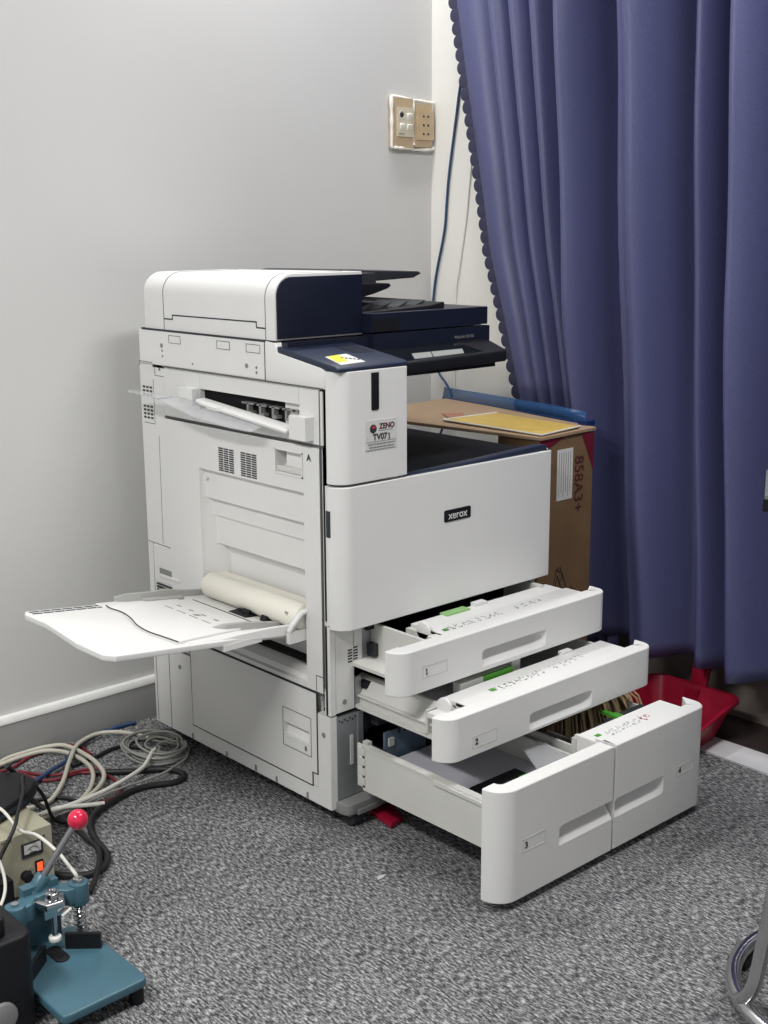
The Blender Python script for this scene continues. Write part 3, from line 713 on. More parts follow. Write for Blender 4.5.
# drawer 3
d3 = front_panel(.0, .3165, -.460, .017, .233, .044, .0, .044, .02, .014, (.160, .3165, .0835, .122, .028, .012, False)).build('paper_drawer', 'white', PR, ang=30)
d3['label'] = 'lower left pulled out drawer front numbered 3'
num_frame(d3, .058, .120, .106, .131, -.460, '3')
b = MB(); b.box(.036, .044, -.42, -.055, .094, .186, .001).box(.034, .050, -.42, -.062, .184, .1885, .001).box(.044, .31, -.44, -.055, .094, .10, 0).box(.304, .31, -.44, -.04, .10, .188, .001)
for i in range(4): b.box(.034, .048, -.064, -.044, .106+.021*i, .121+.021*i, .002)
b.box(.036, .040, -.062, -.040, .10, .19, .001).box(.05, .062, -.055, -.04, .1, .19, .001)
b.box(.0305, .044, -.43, -.26, .178, .185, .001)
b.box(.036, .062, -.446, -.425, .17, .196, .003)
b.build('tray_box', 'tray', d3)
b = MB(); b.box(.100, .215, -.052, -.046, .10, .195, .001); bp_ = b.build('divider_plate', 'bluegrey', d3)
b = MB(); b.box(.108, .122, -.056, -.05, .165, .182, .002); b.build('plate_clip', 'tray', bp_)
b = MB()
for i in range(5): b.box(.135+.016*i, .142+.016*i, -.0528, -.05, .186, .1955, 0)
b.build('plate_slot', 'ink', bp_)
b = MB(); b.box(.085, .205, -.382, -.372, .14, .186, .002).box(.085, .10, -.39, -.365, .14, .190, .002).box(.10, .20, -.372, -.355, .14, .160, .002).box(.12, .25, -.30, -.27, .141, .146, .001); eg = b.build('end_guide', 'black', d3)
b = MB(); b.box(.150, .172, -.386, -.368, .178, .193, .002); b.build('green_latch', 'green', eg)
b = MB(); b.poly3([(.20, -.385, .180), (.295, -.385, .182), (.298, -.30, .200), (.235, -.30, .205)], .002); b.build('clear_flap', 'clear', d3)
# drawer 4
d4 = front_panel(.3225, W+.012, -.460, .017, .233, .0005, .030, .05, .06, .012, (.3235, .481, .0835, .122, .028, .012, True)).build('paper_drawer', 'white', PR, ang=30)
d4['label'] = 'lower right pulled out drawer front numbered 4'
num_frame(d4, .525, .582, .106, .126, -.460, '4')
b = MB(); b.box(.322, .592, -.452, -.366, .214, .2255, .002).box(.3208, .330, -.451, -.360, .13, .2245, .001); b.build('drawer_top_cover', 'white', d4)
b = MB(); b.box(.327, .333, -.366, -.12, .06, .196, .001).box(.570, .576, -.366, -.30, .06, .208, .001).box(.570, .576, -.30, -.08, .06, .075, .001).box(.333, .57, -.366, -.08, .06, .066, 0).box(.318, .334, -.366, -.355, .17, .218, .003)
b.build('tray_box', 'tray', d4)
b = MB(); b.box(.40, .50, -.36, -.345, .10, .215, .003).box(.44, .56, -.352, -.34, .19, .218, .003); eg = b.build('end_guide', 'darkgrey', d4)
b = MB(); b.box(.455, .475, -.366, -.34, .20, .2235, .002, None).box(.462, .472, -.35, -.31, .215, .222, .002); b.build('green_latch', 'green', eg)
b = MB(); icons(b, ((.365, -.40), (.49, -.395)), .2258, 7); b.build('instruction_print', 'greyink', d4)
b = MB(); icons(b, ((.475, -.400), (.505, -.395)), .2259, 2); b.build('red_print', 'redink', d4)
b = MB(); b.box(.342, .356, -.40, -.390, .2254, .226, 0); b.build('green_mark', 'green', d4)
for q in ((.085, .10, -.055, .25, .10, .16, .001), (.32, .55, -.08, .25, .07, .10, .001), (.088, .12, -.02, .28, .262, .28, .001), (.10, .13, -.02, .28, .35, .375, .001), (.45, .56, -.02, .28, .35, .36, .001), (.10, .55, -.03, .25, .205, .232, .002)):
    b = MB(); b.box(*q); b.build('slide_rail', 'darkgrey', PR)

# paper in drawer 3
b = MB(); b.box(.062, .300, -.395, -.065, .1005, .140, .002); tag(b.build('paper_stack', 'paper'), 'stack of pale paper lying inside the open drawer numbered 3', 'paper')

# ------------------------------------------------------------------ carton behind the printer
CT = thing('cardboard_carton', 'tall brown carton printed 858A3+ standing between printer and curtain', 'carton', (.755, .10, 0))
BX0, BX1, BY0, BY1, BZ = .66, .853, .036, .165, .716
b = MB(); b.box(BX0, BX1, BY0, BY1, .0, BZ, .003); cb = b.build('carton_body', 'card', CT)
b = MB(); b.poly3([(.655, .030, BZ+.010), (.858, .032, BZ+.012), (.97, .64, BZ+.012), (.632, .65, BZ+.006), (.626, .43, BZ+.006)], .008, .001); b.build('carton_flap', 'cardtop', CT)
b = MB(); b.poly3([(BX1+.0008, BY0-.0008, BZ+.001), (BX1-.045, BY0-.0008, BZ+.001), (BX1+.0008, BY0-.0008, BZ-.09)][::-1], .0008); b.build('corner_tape', 'tape', CT)
b = MB(); b.poly3([(BX0, BY0-.0008, BZ+.001), (BX0+.085, BY0-.0008, BZ+.001), (BX0, BY0-.0008, BZ-.03)], .0008); b.build('corner_tape', 'tape', CT)
b = MB(); b.box(.722, .778, BY0-.001, BY0, .567, .688, 0); lb = b.build('shipping_label', 'sticker', CT)
b = MB()
for i in range(6): b.box(.728+.008*i, .7295+.008*i, BY0-.0014, BY0, .575+.01*(i % 2), .68, 0)
b.build('label_print', 'greyink', lb)
text('858A3+', 'carton_lettering', .046, (.800, BY0-.0012, .598), (0, 0, -1), (1, 0, 0), 'boxink', CT, sx=.92)
b = MB()
for l in (((.70, .29), (.728, .40), (.742, .405), (.775, .33), (.79, .345)), ((.70, .26), (.732, .385), (.750, .345), (.742, .25)), ((.755, .25), (.772, .30), (.770, .345)), ((.775, .25), (.79, .345), (.782, .35)), ((.728, .40), (.748, .39), (.752, .375), (.736, .37))):
    b.tube([(x, BY0-.0006, z) for x, z in l], .0011, 5)
b.build('carton_drawing', 'ink', CT)
b = MB(); b.poly3([(.717, .388, .7232), (.754, .447, .7234), (.799, .415, .7236), (.753, .364, .7234)], .0006)
for v in b.bm.verts: v.co.z += .0035
b.build('faded_print', 'fadedred', CT)
b = MB(); b.poly3([(.676, .365, .7285), (.665, .036, .7300), (.815, .046, .7330), (.838, .335, .7325)], .003, .0006); yp = tag(b.build('yellow_envelope', 'yellowpaper'), 'flat yellow envelope with pale border lying on the cardboard', 'envelope')
b = MB()
q = [(.676, .365, .7288), (.665, .036, .7303), (.815, .046, .7333), (.838, .335, .7328)]
for i in (0, 1, 3): b.tube([q[i], q[(i+1) % 4]], .0022, 6)
b.build('envelope_border', 'sticker', yp)
b = MB(); P = []
path = [(.965, .655), (.945, .50), (.925, .35), (.905, .20), (.868, .075)]
for x, y in path: P.append([(x, y, .7265), (x+.006, y, .757)])
b.grid(P); bs = tag(b.build('plastic_strip', 'bluefilm'), 'long translucent blue plastic strip standing along the cardboard edge', 'plastic strip')
md = bs.modifiers.new('thick', 'SOLIDIFY'); md.thickness = .0015
b = MB(); b.tube([(x-.001, y, .7275) for x, y in path], .0022, 8); b.build('strip_bead', 'bluetip', bs)
b = MB(); b.box(.855, .885, .058, .085, .7265, .7385, .003); b.build('strip_tip', 'bluetip', bs)

# ------------------------------------------------------------------ curtains
def interp(tab, t):
    for (a, va), (c, vc) in zip(tab, tab[1:]):
        if t <= c: return va+(vc-va)*(t-a)/(c-a)
    return tab[-1][1]
def curtain(name, yl, yr, z0, z1, fold, x0, label, hem=0.0):
    b = MB(); P = []; nz, ny = 70, 300
    for i in range(nz+1):
        z = z0+(z1-z0)*i/nz; row = []
        for j in range(ny+1):
            s = j/ny; a, c = yl(z), yr(z); dy, dx = fold(s, z)
            zz = z + (hem*math.sin(s*40)*.5 if i == 0 else 0)
            row.append((x0+dx, a+(c-a)*s+dy, zz))
        P.append(row)
    b.grid(P); r = thing(name, label, 'curtain', (x0, (yl(z0)+yr(z0))/2, z0), 'dark blue curtains on the right')
    o = b.build('curtain_panel', 'fabric', r, ang=80); md = o.modifiers.new('thick', 'SOLIDIFY'); md.thickness = .0015
    return r
# gathered panel: free edge drawn back diagonally
YL = [(.12, .27), (.30, .29), (.731, .404), (.822, .431), (.951, .469), (1.132, .527), (1.312, .562), (1.542, .613), (1.77, .659), (2.6, .735)]
YB = [(.1, .10), (.30, .115), (.76, .155), (1.0, .185), (1.25, .215), (1.75, .25), (2.6, .27)]
CR = [0, .25, .41, .56, .72, .88, 1.001]
def foldA(s, z):
    for k in range(6):
        if s <= CR[k+1]: break
    t = (s-CR[k])/(CR[k+1]-CR[k])
    if k == 0: return 0, -.012*math.sin(PI*min(1, t*1.1))+.024*t**4
    return .008*math.sin(PI*t), .026-(.052 if s < .72 else .030)*math.sin(PI*t**1.35)**.8
cl = curtain('curtain', lambda z: interp(YL, z), lambda z: interp(YB, z)-.035, .12, 2.62, foldA, 1.005, 'gathered dark blue curtain panel with scalloped edge beside the wall corner')
b = MB(); z = .16; i = 0
while z < 2.6:
    y = interp(YL, z)+.002; x = 1.003
    dy = (interp(YL, z+.02)-interp(YL, z-.02))/.04
    b.tube([(x-.0022, y, z), (x-.0018, y, z), (x+.0018, y, z), (x+.0022, y, z)], [.0165, .0185, .0185, .0165], 18); z += .0335
b.build('scalloped_trim', 'trimfab', cl)
# main panel
KB = [(.27, .0), (.236, -.015), (.195, -.055), (.107, .042), (.055, .048), (.030, -.048), (-.017, -.062), (-.099, .042), (-.165, -.032), (-.211, .044), (-.271, -.060), (-.36, .034), (-.44, -.05), (-.53, .03), (-.61, -.05), (-.70, .03), (-.79, -.045), (-.88, .03), (-.97, -.05), (-1.06, .03), (-1.15, -.04), (-1.24, .03), (-1.34, -.03), (-2, 0)]
def foldB(s, z):
    a, c = interp(YB, z), -1.32; y = a+(c-a)*s
    q = y-.062*(z-1.25)*(1-s)
    x = 0
    for (y0, x0), (y1, x1) in zip(KB, KB[1:]):
        if q >= y1:
            t = max(0, min(1, (y0-q)/(y0-y1))); t = t*t*(3-2*t); x = (1.0+.6*min(1, max(0, (z-.2)/.8)))*(x0+(x1-x0)*t); break
    x += .004*math.sin(31*y+2*z)+.002*math.sin(63*y-5*z)+.003*math.sin(9*z+11*y)
    return 0, x
YB = [(.1, .10), (.30, .115), (.76, .155), (1.0, .185), (1.25, .215), (1.75, .25), (2.6, .27)]
curtain('curtain', lambda z: interp(YB, z), lambda z: -1.32, .165, 2.62, foldB, .985, 'wide dark blue curtain panel hanging straight behind the open drawers', hem=.006)

# ------------------------------------------------------------------ broom and dustpan
BR = thing('straw_broom', 'short brown straw broom standing beside the red dustpan', 'broom', (.72, -.10, 0))
b = MB()
for i in range(420):
    t = random.random(); y0 = .015-.31*t+random.uniform(-.012, .012); x0 = .70+random.uniform(-.02, .035); top = (.70+random.uniform(-.012, .012), -.02-.03*t, .245)
    y0 *= 1.0; zb = random.uniform(.0015, .02)
    mid = (.5*(x0+top[0])+random.uniform(-.01, .01), .62*y0+.38*top[1]-.02*(t-.2), .14+random.uniform(-.02, .02))
    b.tube([(x0, y0, zb), mid, top], [.0022, .0028, .002], 4)
o = b.build('bristles', 'straw', BR); o['kind'] = 'stuff'
b = MB(); b.lathe([(.018, 0), (.022, .01), (.02, .03), (.016, .05), (.014, .06)], (.70, -.030, .225), 14); b.build('binding', 'twine', BR)
b = MB(); b.cyl((.70, -.030, .28), (.70, -.030, .315), .010, 12, .003); b.build('handle', 'wood', BR)

DP = thing('dustpan', 'red plastic dustpan with upright handle standing below the curtain', 'dustpan', (.91, -.19, .004))
def pan():
    b = MB(); z0, z1 = .006, .100
    # outline rows (floor -> rim), open towards -x
    bot = rpoly([(.815, -.285), (.965, -.275), (.965, -.095), (.815, -.105)], [.002, .03, .03, .002])
    rim = rpoly([(.800, -.315), (1.005, -.305), (1.0, -.065), (.800, -.080)], [.002, .035, .035, .002])
    out = []
    n = len(bot)
    def lvl(a): 
        r = []
        for (bx, by), (rx, ry) in zip(bot, rim):
            x, y = bx+(rx-bx)*a, by+(ry-by)*a
            h = z0+(z1-z0)*a
            front = max(0, min(1, (.97-x)/.17)); r.append((x, y, z0+(h-z0)*(1-.35*front)))
        return r
    rows = [lvl(a) for a in (0, .5, 1)]
    rim2 = [(x+(x-.9)*.06, y+(y+.19)*.05, z+.001) for x, y, z in rows[-1]]; rim3 = [(x, y, z-.008) for x, y, z in rim2]
    V = []
    for row in rows+[rim2, rim3]: V.append([b.bm.verts.new(p) for p in row])
    for A, B in zip(V, V[1:]):
        for i in range(n-1):
            b.bm.faces.new((A[i], A[i+1], B[i+1], B[i]))
    b.bm.faces.new(V[0])
    return b
o = pan().build('pan', 'redplastic', DP, ang=50); md = o.modifiers.new('thick', 'SOLIDIFY'); md.thickness = .003
b = MB(); b.prism(rpoly([(-.205, .04), (-.160, .04), (-.158, .20), (-.166, .26), (-.196, .26), (-.204, .20)], [.002, .002, .01, .012, .012, .01]), 'x', .998, 1.012, .004)
for v in b.bm.verts: v.co.x += max(0, v.co.z-.09)*.36
b.box(.985, 1.02, -.20, -.165, .06, .095, .004)
b.build('handle', 'redplastic', DP)

b = MB(); b.poly3([(.105, .03, .014), (.085, -.085, .014), (.125, -.078, .014), (.16, .02, .014)], .012, .002); tag(b.build('plastic_scraper', 'redplastic'), 'small flat red plastic piece on the carpet under the lowest drawer', 'plastic piece')

# ------------------------------------------------------------------ wall outlet and wall wires
OT = thing('wall_outlet', 'beige double outlet plate with switches on the back wall', 'outlet', (.957, YW, 1.40))
b = MB(); b.box(.879, .956, YW-.016, YW, 1.402, 1.530, .004).box(.959, 1.026, YW-.016, YW, 1.405, 1.518, .004); pb = b.build('outlet_plate', 'outlet', OT)
b = MB(); b.box(.893, .953, YW-.019, YW-.01, 1.430, 1.506, .002); sp = b.build('switch_module', 'outletl', OT)
b = MB(); b.box(.967, 1.030, YW-.019, YW-.01, 1.424, 1.502, .002); so = b.build('socket_module', 'outlet', OT)
b = MB(); b.cyl((.909, YW-.0205, 1.486), (.909, YW-.015, 1.486), .0065, 16); kn = b.build('dimmer_knob', 'ink', sp)
b = MB(); b.tube([(.909+.010*math.cos(2*PI*i/20), YW-.0195, 1.486+.010*math.sin(2*PI*i/20)) for i in range(20)], .0013, 6, closed=True); b.build('knob_ring', 'sticker', sp)
for x, z in ((.937, 1.482), (.910, 1.455), (.937, 1.455)):
    b = MB(); b.prism([(YW-.019, z-.008), (YW-.025, z+.007), (YW-.019, z+.009)], 'x', x-.008, x+.008, .001); b.build('rocker_switch', 'caulk', sp)
b = MB(); b.box(.898, .920, YW-.0197, YW-.018, 1.436, 1.4385, 0); b.build('switch_print', 'greyink', sp)
for z in (1.486, 1.463, 1.440):
    b = MB()
    for x in (.991, 1.008): b.cyl((x, YW-.0198, z), (x, YW-.015, z), .0033, 10)
    b.build('socket_hole', 'ink', so)
for pts in (((.877, 1.534), (.956, 1.528), (1.036, 1.523)), ((.876, 1.534), (.8765, 1.47), (.877, 1.405)), ((.9575, 1.53), (.957, 1.50), (.9585, 1.45), (.957, 1.41)), ((.8765, 1.403), (.90, 1.401), (.956, 1.40)), ((.96, 1.398), (1.02, 1.400), (1.035, 1.405))):
    b = MB(); P = catmull([(x, YW-.012+random.uniform(-.003, .003), z) for x, z in pts], 5); b.tube(P, [.004+random.uniform(-.0012, .002) for _ in P], 7); b.build('caulk_bead', 'caulk', OT)
b = MB(); b.tube(catmull([(XW-.006, .62, 1.75), (XW-.006, .665, 1.56), (XW-.006, .676, 1.50), (XW-.006, .704, 1.34), (XW-.006, .713, 1.264), (XW-.006, .722, 1.18), (XW-.006, .757, 1.045), (XW-.010, .765, .93), (XW-.012, .752, .83), (XW-.012, .735, .785), (XW-.015, .70, .755), (XW-.018, .676, .72), (XW-.015, .70, .66), (XW-.012, .735, .59), (XW-.012, .745, .5), (XW-.012, .75, .01)], 8), .0035, 8); tag(b.build('wall_cable', 'cblue'), 'thin blue cable running down the right wall beside the curtain', 'cable', 'cables down the right wall')
b = MB(); b.tube(catmull([(XW-.004, .60, 1.6), (XW-.004, .62, 1.40), (XW-.004, .64, 1.22), (XW-.004, .665, 1.08), (XW-.004, .68, .95), (XW-.004, .68, .4)], 8), .0026, 8); tag(b.build('wall_cable', 'wallr'), 'thin white cable running down the right wall', 'cable', 'cables down the right wall')

# ------------------------------------------------------------------ stool and table at the right edge
CXs, CYs = .231, -1.022
ST = thing('stool', 'chrome stool with round floor ring at the bottom right corner', 'stool', (CXs, CYs, 0))
b = MB(); b.tube([(CXs+.2*math.cos(2*PI*i/64), CYs+.2*math.sin(2*PI*i/64), .022) for i in range(64)], .0125, 14, closed=True); b.build('foot_ring', 'chrome', ST)
for k in range(4):
    a = 2.600+k*PI/2; c, s_ = math.cos(a), math.sin(a)
    b = MB(); b.tube(catmull([(CXs+.2*c+.028*s_, CYs+.2*s_-.028*c, .024), (CXs+.2*c+.012*s_, CYs+.2*s_-.012*c, .034), (CXs+.194*c-.003*s_, CYs+.194*s_+.003*c, .065), (CXs+.186*c-.006*s_, CYs+.186*s_+.006*c, .12), (CXs+.150*c-.010*s_, CYs+.150*s_+.010*c, .40), (CXs+.12*c, CYs+.12*s_, .46), (CXs+.05*c, CYs+.05*s_, .465)], 6), .0115, 12); b.build('leg', 'chrome', ST)
for a in (1.70, 3.30, 4.90, .15):
    b = MB(); c, s = math.cos(a), math.sin(a); b.box(-.03, .03, -.016, .016, .0, .014, .004, Matrix.Translation((CXs+.2*c, CYs+.2*s, 0)) @ Matrix.Rotation(a+PI/2, 4, 'Z')); b.build('rubber_pad', 'black', ST)
b = MB(); b.lathe([(.10, 0), (.15, .005), (.155, .02), (.15, .04), (.10, .05)], (CXs, CYs, .470), 40); b.build('seat', 'black', ST)

# table corner that just enters the frame on the right
TX = Vector((.508, -.861, 0)); TY = Vector((.861, .508, 0)); T0 = Vector((.430, -.672, 0))
TM = Matrix(((TX.x, TY.x, 0, T0.x), (TX.y, TY.y, 0, T0.y), (0, 0, 1, 0), (0, 0, 0, 1)))
TB = thing('table', 'black topped table with a glass sheet, its corner entering at the right edge', 'table', tuple(T0))
b = MB(); b.box(.0, .45, .0, .25, .706, .728, .003, TM); b.build('tabletop', 'black', TB)
b = MB(); b.box(.002, .448, .002, .248, .728, .734, .002, TM); b.build('glass_sheet', 'tableglass', TB)
for x, y in ((.12, .03), (.42, .03), (.12, .22), (.42, .22)):
    b = MB(); b.cyl(TM @ Vector((x, y, 0)), TM @ Vector((x, y, .706)), .016, 14); b.build('leg', 'chrome', TB)

# ------------------------------------------------------------------ bench tools at the lower left
PS = thing('power_supply', 'beige metal power box with dial meter and lit red switch', 'power supply', (-.62, .25, 0))
b = MB(); b.box(-.74, -.522, .180, .40, .006, .124, .003); bd = b.build('case', 'beige', PS)
for x in (-.72, -.545):
    for y in (.2, .38):
        b = MB(); b.cyl((x, y, 0), (x, y, .007), .008, 12); b.build('rubber_foot', 'black', PS)
b = MB(); b.box(-.583, -.542, .1775, .181, .076, .104, .001); mt = b.build('meter', 'darkgrey', PS)
b = MB(); b.box(-.579, -.546, .1770, .179, .083, .101, .0005); b.build('meter_dial', 'sticker', mt)
b = MB(); b.tube([(-.5625+.012*math.cos(t), .1767, .083+.012*math.sin(t)) for t in [PI*(.2+.06*i) for i in range(11)]], .0006, 5).tube([(-.5625, .1767, .083), (-.568, .1767, .0935)], .0005, 5).box(-.569, -.556, .1765, .178, .0815, .085, 0); b.build('meter_needle', 'ink', mt)
b = MB(); b.box(-.559, -.544, .1765, .181, .041, .063, .001); sw = b.build('switch_frame', 'black', PS)
b = MB(); b.box(-.5565, -.5465, .1745, .179, .0435, .060, .0012); b.build('rocker', 'lamp', sw)
b = MB(); b.cyl((-.568, .170, .050), (-.568, .182, .050), .0035, 10); b.build('terminal', 'chrome', PS)
b = MB(); b.cyl((-.579, .165, .042), (-.579, .182, .042), .010, 14, .002); b.build('terminal_knob', 'black', PS)
b = MB(); b.cyl((-.66, .15, .050), (-.66, .182, .050), .020, 16, .003).box(-.67, -.625, .13, .17, .03, .07, .006); b.build('plug', 'black', PS)
b = MB(); b.box(-.62, -.60, .179, .181, .118, .119, 0).cyl((-.538, .1788, .107), (-.538, .181, .107), .002, 8); b.build('case_mark', 'ink', PS)

b = MB()
b.prism(rpoly([(-.517, .405), (-.482, .372), (-.476, .318), (-.518, .276), (-.60, .238), (-.72, .19), (-.80, .30), (-.66, .45)], [.02, .02, .03, .03, .01, .01, .01, .01]), 'z', .1255, .151, .004)
dv = tag(b.build('flat_black_device', 'black'), 'flat black device with rounded corner lying on the beige power box', 'device')
b = MB(); b.poly3([(-.60, .2385, .141), (-.60, .2385, .133), (-.522, .274, .133), (-.522, .274, .141)][::-1], .0012); b.build('edge_strip', 'navytop', dv)

b = MB()
b.prism(rpoly([(-.742, -.192), (-.742, -.02), (-.95, -.02), (-.95, -.192)], [.022, .02, .02, .02]), 'z', .0, .162, .006)
mc = thing('machine_casing', 'black rounded plastic machine housing at the lower left corner', 'machine', (-.85, -.1, 0))
b.build('housing', 'black', mc)
b = MB(); b.prism(rpoly([(-.776, -.175), (-.776, -.04), (-.94, -.04), (-.94, -.175)], .012), 'z', .160, .192, .004); b.build('top_block', 'black', mc)
b = MB(); b.cyl((-.803, -.188, .045), (-.803, -.199, .045), .024, 28, .003); b.build('dial', 'midgrey', mc)

# corner cutting press
CP = thing('corner_cutter_press', 'teal hand lever press with red ball knob on the carpet', 'press', (-.66, -.15, 0))
b = MB(); b.prism(rpoly([(-.736, -.256), (-.586, -.252), (-.586, -.085), (-.60, -.03), (-.72, -.03), (-.736, -.085)], [.012, .012, .01, .01, .01, .01]), 'z', .030, .045, .003); b.build('base', 'teal', CP)
for x, y in ((-.72, -.235), (-.60, -.235), (-.61, -.06), (-.71, -.06)):
    b = MB(); b.cyl((x, y, 0), (x, y, .031), .012, 12); b.build('rubber_foot', 'black', CP)
for x in (-.602, -.714):
    b = MB(); b.cyl((x, -.068, .045), (x, -.068, .145), .006, 14); b.build('guide_post', 'chrome', CP)
    b = MB(); b.tube([(x+.0095*math.cos(2*PI*i/12), -.068+.0095*math.sin(2*PI*i/12), .046+.056*i/84) for i in range(85)], .0015, 6); b.build('spring', 'chrome', CP)
b = MB()
for x in (-.602, -.714): b.cyl((x, -.068, .103), (x, -.068, .141), .0165, 22, .002)
b.prism(rpoly([(-.714, -.058), (-.714, -.080), (-.69, -.078), (-.675, -.062), (-.64, -.062), (-.625, -.078), (-.602, -.080), (-.602, -.058), (-.63, -.04), (-.685, -.04)], .004), 'z', .108, .138, .003)
b.build('crosshead', 'teal', CP)
b = MB(); b.box(-.690, -.628, -.050, -.032, .040, .150, .004); b.build('back_column', 'teal', CP)
b = MB(); b.cyl((-.602, -.068, .138), (-.602, -.068, .1475), .0085, 16, .001); b.build('post_cap', 'chrome', CP)
b = MB(); b.cyl((-.655, -.08, .066), (-.655, -.08, .132), .0052, 14); pn = b.build('punch_rod', 'chrome', CP)
b = MB(); b.cyl((-.655, -.08, .0605), (-.655, -.08, .069), .0105, 18, .002); b.build('nylon_foot', 'nylon', pn)
b = MB(); b.prism(rpoly([(-.682, -.062), (-.672, -.092), (-.642, -.096), (-.628, -.068)], .004), 'z', .122, .134, .002).box(-.672, -.640, -.085, -.06, .105, .123, .002); b.build('punch_bracket', 'chrome', CP)
b = MB(); b.cyl((-.655, -.078, .134), (-.655, -.078, .147), .0115, 20, .002); b.tube([(-.655+.0085*math.cos(2*PI*i/20), -.078+.0085*math.sin(2*PI*i/20), .1475) for i in range(20)], .0015, 6, closed=True); b.build('adjusting_nut', 'chrome', CP)
b = MB(); b.tube([(-.646, -.092, .106), (-.630, -.094, .115)], .0025, 8); b.build('set_pin', 'nylon', CP)
la, lb_ = Vector((-.662, -.040, .142)), Vector((-.586, -.040, .229)); dl = (lb_-la).normalized()
b = MB(); b.cyl(la-dl*.012, la+dl*.022, .0125, 20, .002); b.cyl((-.676, -.041, .135), (-.648, -.041, .135), .012, 16, .002); b.build('lever_hub', 'teal', CP)
b = MB(); b.tube([la, lb_], [.0062, .0055], 14); lv = b.build('lever', 'rodsteel', CP)
b = MB(); b.sphere(lb_+dl*.008, .0172); b.build('ball_knob', 'redball', lv)
b = MB(); b.box(-.029, .029, -.0035, .0035, .045, .072, .0008, Matrix.Translation((-.620, -.108, 0)) @ Matrix.Rotation(math.radians(-41), 4, 'Z')).box(-.029, .029, -.003, .012, .045, .050, .0008, Matrix.Translation((-.620, -.108, 0)) @ Matrix.Rotation(math.radians(-41), 4, 'Z')); b.build('corner_guide', 'black', CP)
b = MB(); b.box(-.029, .029, -.0035, .0035, .045, .072, .0008, Matrix.Translation((-.706, -.117, 0)) @ Matrix.Rotation(math.radians(41), 4, 'Z')).box(-.029, .029, -.003, .012, .045, .050, .0008, Matrix.Translation((-.706, -.117, 0)) @ Matrix.Rotation(math.radians(41), 4, 'Z')); b.build('corner_guide', 'black', CP)
sl = [(-.6615+.012*math.cos(t)+.0, -.098+(.014 if math.sin(t) > 0 else -.014)+.012*math.sin(t)) for t in [2*PI*i/24 for i in range(24)]]
b = MB(); b.prism(sl, 'z', .0445, .0475, .0008); dsl = b.build('die_plate', 'black', CP)
b = MB(); b.prism([(-.6615+.006*math.cos(2*PI*i/16), -.104+.010*math.sin(2*PI*i/16)) for i in range(16)], 'z', .047, .0479, 0); b.build('die_hole', 'dark', dsl)

# ------------------------------------------------------------------ loose cables on the carpet
def cable(name, pts, r, m, label, group='loose cables and cords on the carpet', z=None):
    P = catmull(pts, 8); P = [Vector((p.x, min(p.y, YW-.02-r), max(p.z, r+.0005))) for p in P]
    b = MB(); b.tube(P, r, 10); return tag(b.build(name, m), label, 'cable', group)
cable('power_cable', [(-.41, .698, .012), (-.351, .748, .012), (-.292, .755, .012), (-.242, .75, .012), (-.208, .72, .014), (-.202, .626, .016), (-.214, .547, .017), (-.237, .497, .016), (-.284, .454, .016), (-.338, .43, .016), (-.389, .423, .014), (-.482, .414, .012)], .0052, 'ccream', 'outer thick cream cable arching over the pile from the left edge')
cable('power_cable', [(-.388, .73, .010), (-.358, .735, .010), (-.315, .742, .010), (-.252, .735, .010), (-.22, .686, .010), (-.218, .609, .011), (-.237, .544, .013), (-.278, .483, .012), (-.325, .445, .011), (-.368, .438, .010), (-.43, .448, .010)], .0050, 'ccream', 'inner thick cream cable arching just below the outer one')
cable('power_cable', [(-.046, .619, .018), (-.056, .667, .016), (-.082, .715, .014), (-.128, .729, .016), (-.196, .689, .022), (-.253, .623, .018), (-.307, .55, .014), (-.362, .496, .010), (-.401, .486, .010), (-.441, .496, .010)], .0050, 'ccream', 'cream cable looping from the grey coil down towards the power box')
cable('power_cable', [(-.075, .545, .022), (-.095, .528, .024), (-.153, .476, .022), (-.243, .44, .022), (-.299, .426, .022), (-.358, .417, .024), (-.426, .423, .020)], .0048, 'cwhite', 'straight white cable running from the coil to the lower left')
cable('cut_cable', [(-.297, .389, .016), (-.332, .404, .018), (-.389, .421, .024), (-.438, .427, .018)], .0048, 'cwhite', 'short white cable end with a blunt cut tip near the red knob')
LC = thing('network_cable', 'grey network cable wound into a round coil beside the printer', 'cable', (-.056, .572, 0), 'loose cables and cords on the carpet')
b = MB(); pts = []
for k in range(7):
    rx = (.098, .094, .060, .088, .052, .096, .078)[k]; ox, oy = ((0, 0), (.006, -.004), (-.02, .03), (.003, .008), (.012, -.012), (-.004, -.003), (.010, -.014))[k]
    for i in range(16):
        a = 2*PI*i/16; pts.append((-.060+ox+rx*math.cos(a)*.66, .572+oy+rx*math.sin(a)*.90, .006+.0035*k+.002*math.sin(3*a+k)))
b.tube(catmull(pts, 4), .0029, 8); b.build('coil', 'cgrey', LC)
b = MB(); b.tube(catmull([(-.025, .487, .014), (-.05, .467, .012), (-.13, .438, .012), (-.211, .434, .014), (-.289, .421, .018), (-.353, .416, .014), (-.41, .411, .012)], 8), .0029, 8); b.build('loose_end', 'cgrey', LC)
b = MB(); b.tube([(-.012+.011*math.cos(2*PI*i/16), .648+.022*math.sin(2*PI*i/16)*.6, .020+.018*math.sin(2*PI*i/16)) for i in range(16)], .0032, 8, closed=True); b.build('coil_tie', 'cgrey', LC)
cable('signal_cable', [(-.405, .695, .006), (-.379, .708, .005), (-.341, .714, .005), (-.296, .738, .005), (-.236, .748, .005), (-.201, .745, .005), (-.179, .715, .006), (-.181, .651, .006)], .0036, 'cred', 'red cable arching behind the cream cables near the baseboard')
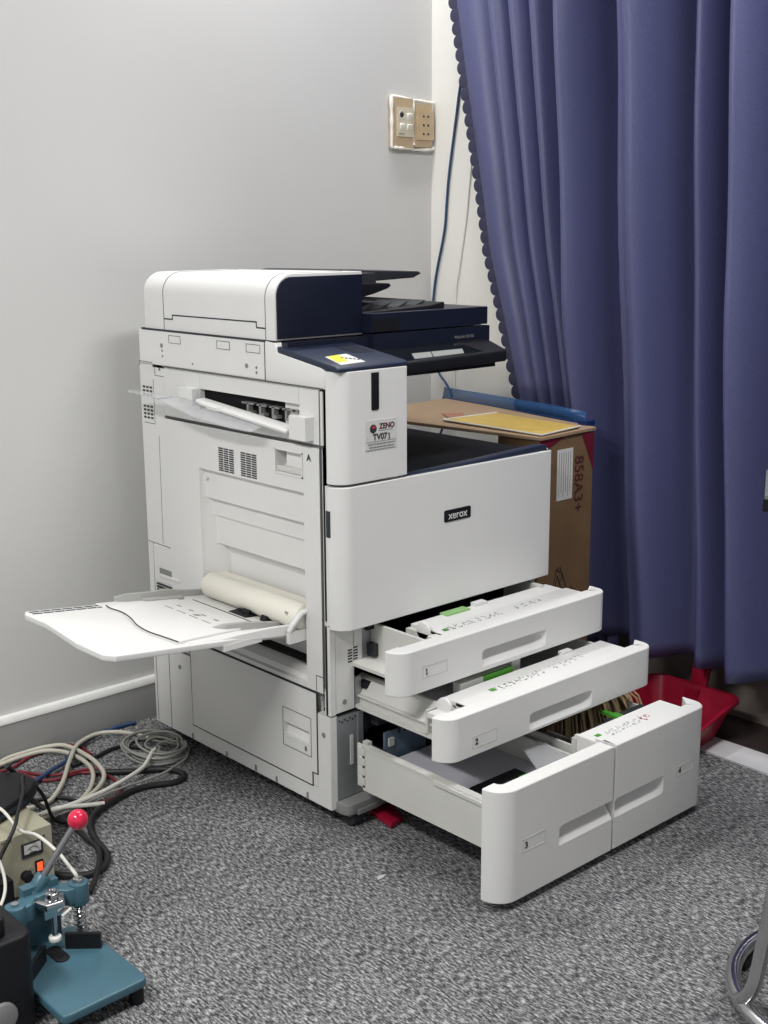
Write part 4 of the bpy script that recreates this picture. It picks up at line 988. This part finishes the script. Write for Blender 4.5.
cable('signal_cable', [(-.407, .69, .005), (-.351, .679, .005), (-.336, .614, .005), (-.303, .584, .006), (-.248, .583, .005), (-.213, .53, .006), (-.217, .474, .007), (-.244, .421, .010), (-.286, .404, .012), (-.327, .415, .011), (-.398, .454, .006)], .0036, 'cred', 'red cable curling round the end of the straight white cable')
cable('signal_cable', [(-.346, .685, .005), (-.311, .623, .005), (-.276, .592, .009), (-.218, .571, .010), (-.205, .534, .007)], .0034, 'cred', 'short red cable in the middle of the pile')
cable('signal_cable', [(-.003, .75, .005), (-.055, .755, .005), (-.128, .745, .006), (-.198, .697, .012), (-.249, .646, .012), (-.298, .62, .014), (-.351, .598, .010), (-.41, .584, .006)], .0048, 'cblue', 'blue cable running from the baseboard into the pile')
cable('black_power_cord', [(-.227, .556, .008), (-.162, .504, .008), (-.104, .467, .007), (-.084, .427, .007), (-.096, .398, .007), (-.128, .394, .007), (-.174, .415, .007), (-.222, .417, .008), (-.282, .396, .010), (-.331, .371, .010), (-.362, .335, .008), (-.384, .276, .008), (-.396, .21, .008), (-.42, .171, .008), (-.451, .159, .008), (-.484, .172, .008), (-.510, .205, .008)], .0068, 'cblack', 'thick black cord snaking from the grey coil round to the power box')
cable('black_power_cord', [(-.246, .625, .006), (-.184, .632, .006), (-.13, .648, .006), (-.096, .639, .005), (-.066, .588, .005)], .0045, 'cblack', 'black cord passing under the grey coil')
cable('black_power_cord', [(-.50, .40, .16), (-.47, .42, .12), (-.43, .47, .05), (-.398, .43, .012), (-.39, .36, .010), (-.395, .294, .008), (-.409, .218, .016), (-.447, .153, .016), (-.493, .102, .006)], .0055, 'cblack', 'black cord dropping from the flat device to the carpet behind the red knob')
cable('black_power_cord', [(-.40, .522, .006), (-.347, .505, .005), (-.325, .458, .006), (-.330, .40, .006), (-.345, .38, .005)], .0040, 'cblack', 'short black cord loop just above the red knob')
cable('device_cord', [(-.66, .145, .055), (-.635, .16, .10), (-.60, .168, .145), (-.57, .21, .155), (-.53, .27, .160), (-.49, .35, .150), (-.45, .36, .10), (-.43, .36, .04), (-.40, .375, .012)], .0036, 'cblack', 'thin black cord looping over the front of the beige power box')
cable('lead', [(-.60, .30, .1555), (-.59, .235, .156), (-.585, .176, .136), (-.588, .10, .155), (-.585, .03, .148), (-.596, -.03, .150), (-.602, -.064, .1505)], .0030, 'cwhite', 'thin white lead draped over the power box front to the teal press')
cable('lead', [(-.80, .12, .14), (-.74, .14, .145), (-.68, .15, .138), (-.645, .145, .115), (-.65, .11, .07), (-.70, .06, .05), (-.76, .02, .04)], .0030, 'cwhite', 'thin white lead curving at the left edge before the power box')

# scraps on the carpet
for k, (x, y, lb2) in enumerate(((-.057, -.212, 'white paper scrap on the carpet left of the lowest drawer'), (.263, -.789, 'tiny white scrap beside the chrome stool'), (-.195, .245, 'tiny white scrap on the carpet in front of the cables'), (-.386, .208, 'tiny white scrap beside the thick black cord'))):
    b = MB(); s = .012 if k == 0 else .005
    b.poly3([(x-s, y-.3*s, .002), (x, y-.5*s, .003), (x+s, y, .0025), (x+.3*s, y+.5*s, .002), (x-.6*s, y+.3*s, .003)], .001); tag(b.build('paper_scrap', 'paper'), lb2, 'scrap', 'paper scraps on the carpet')
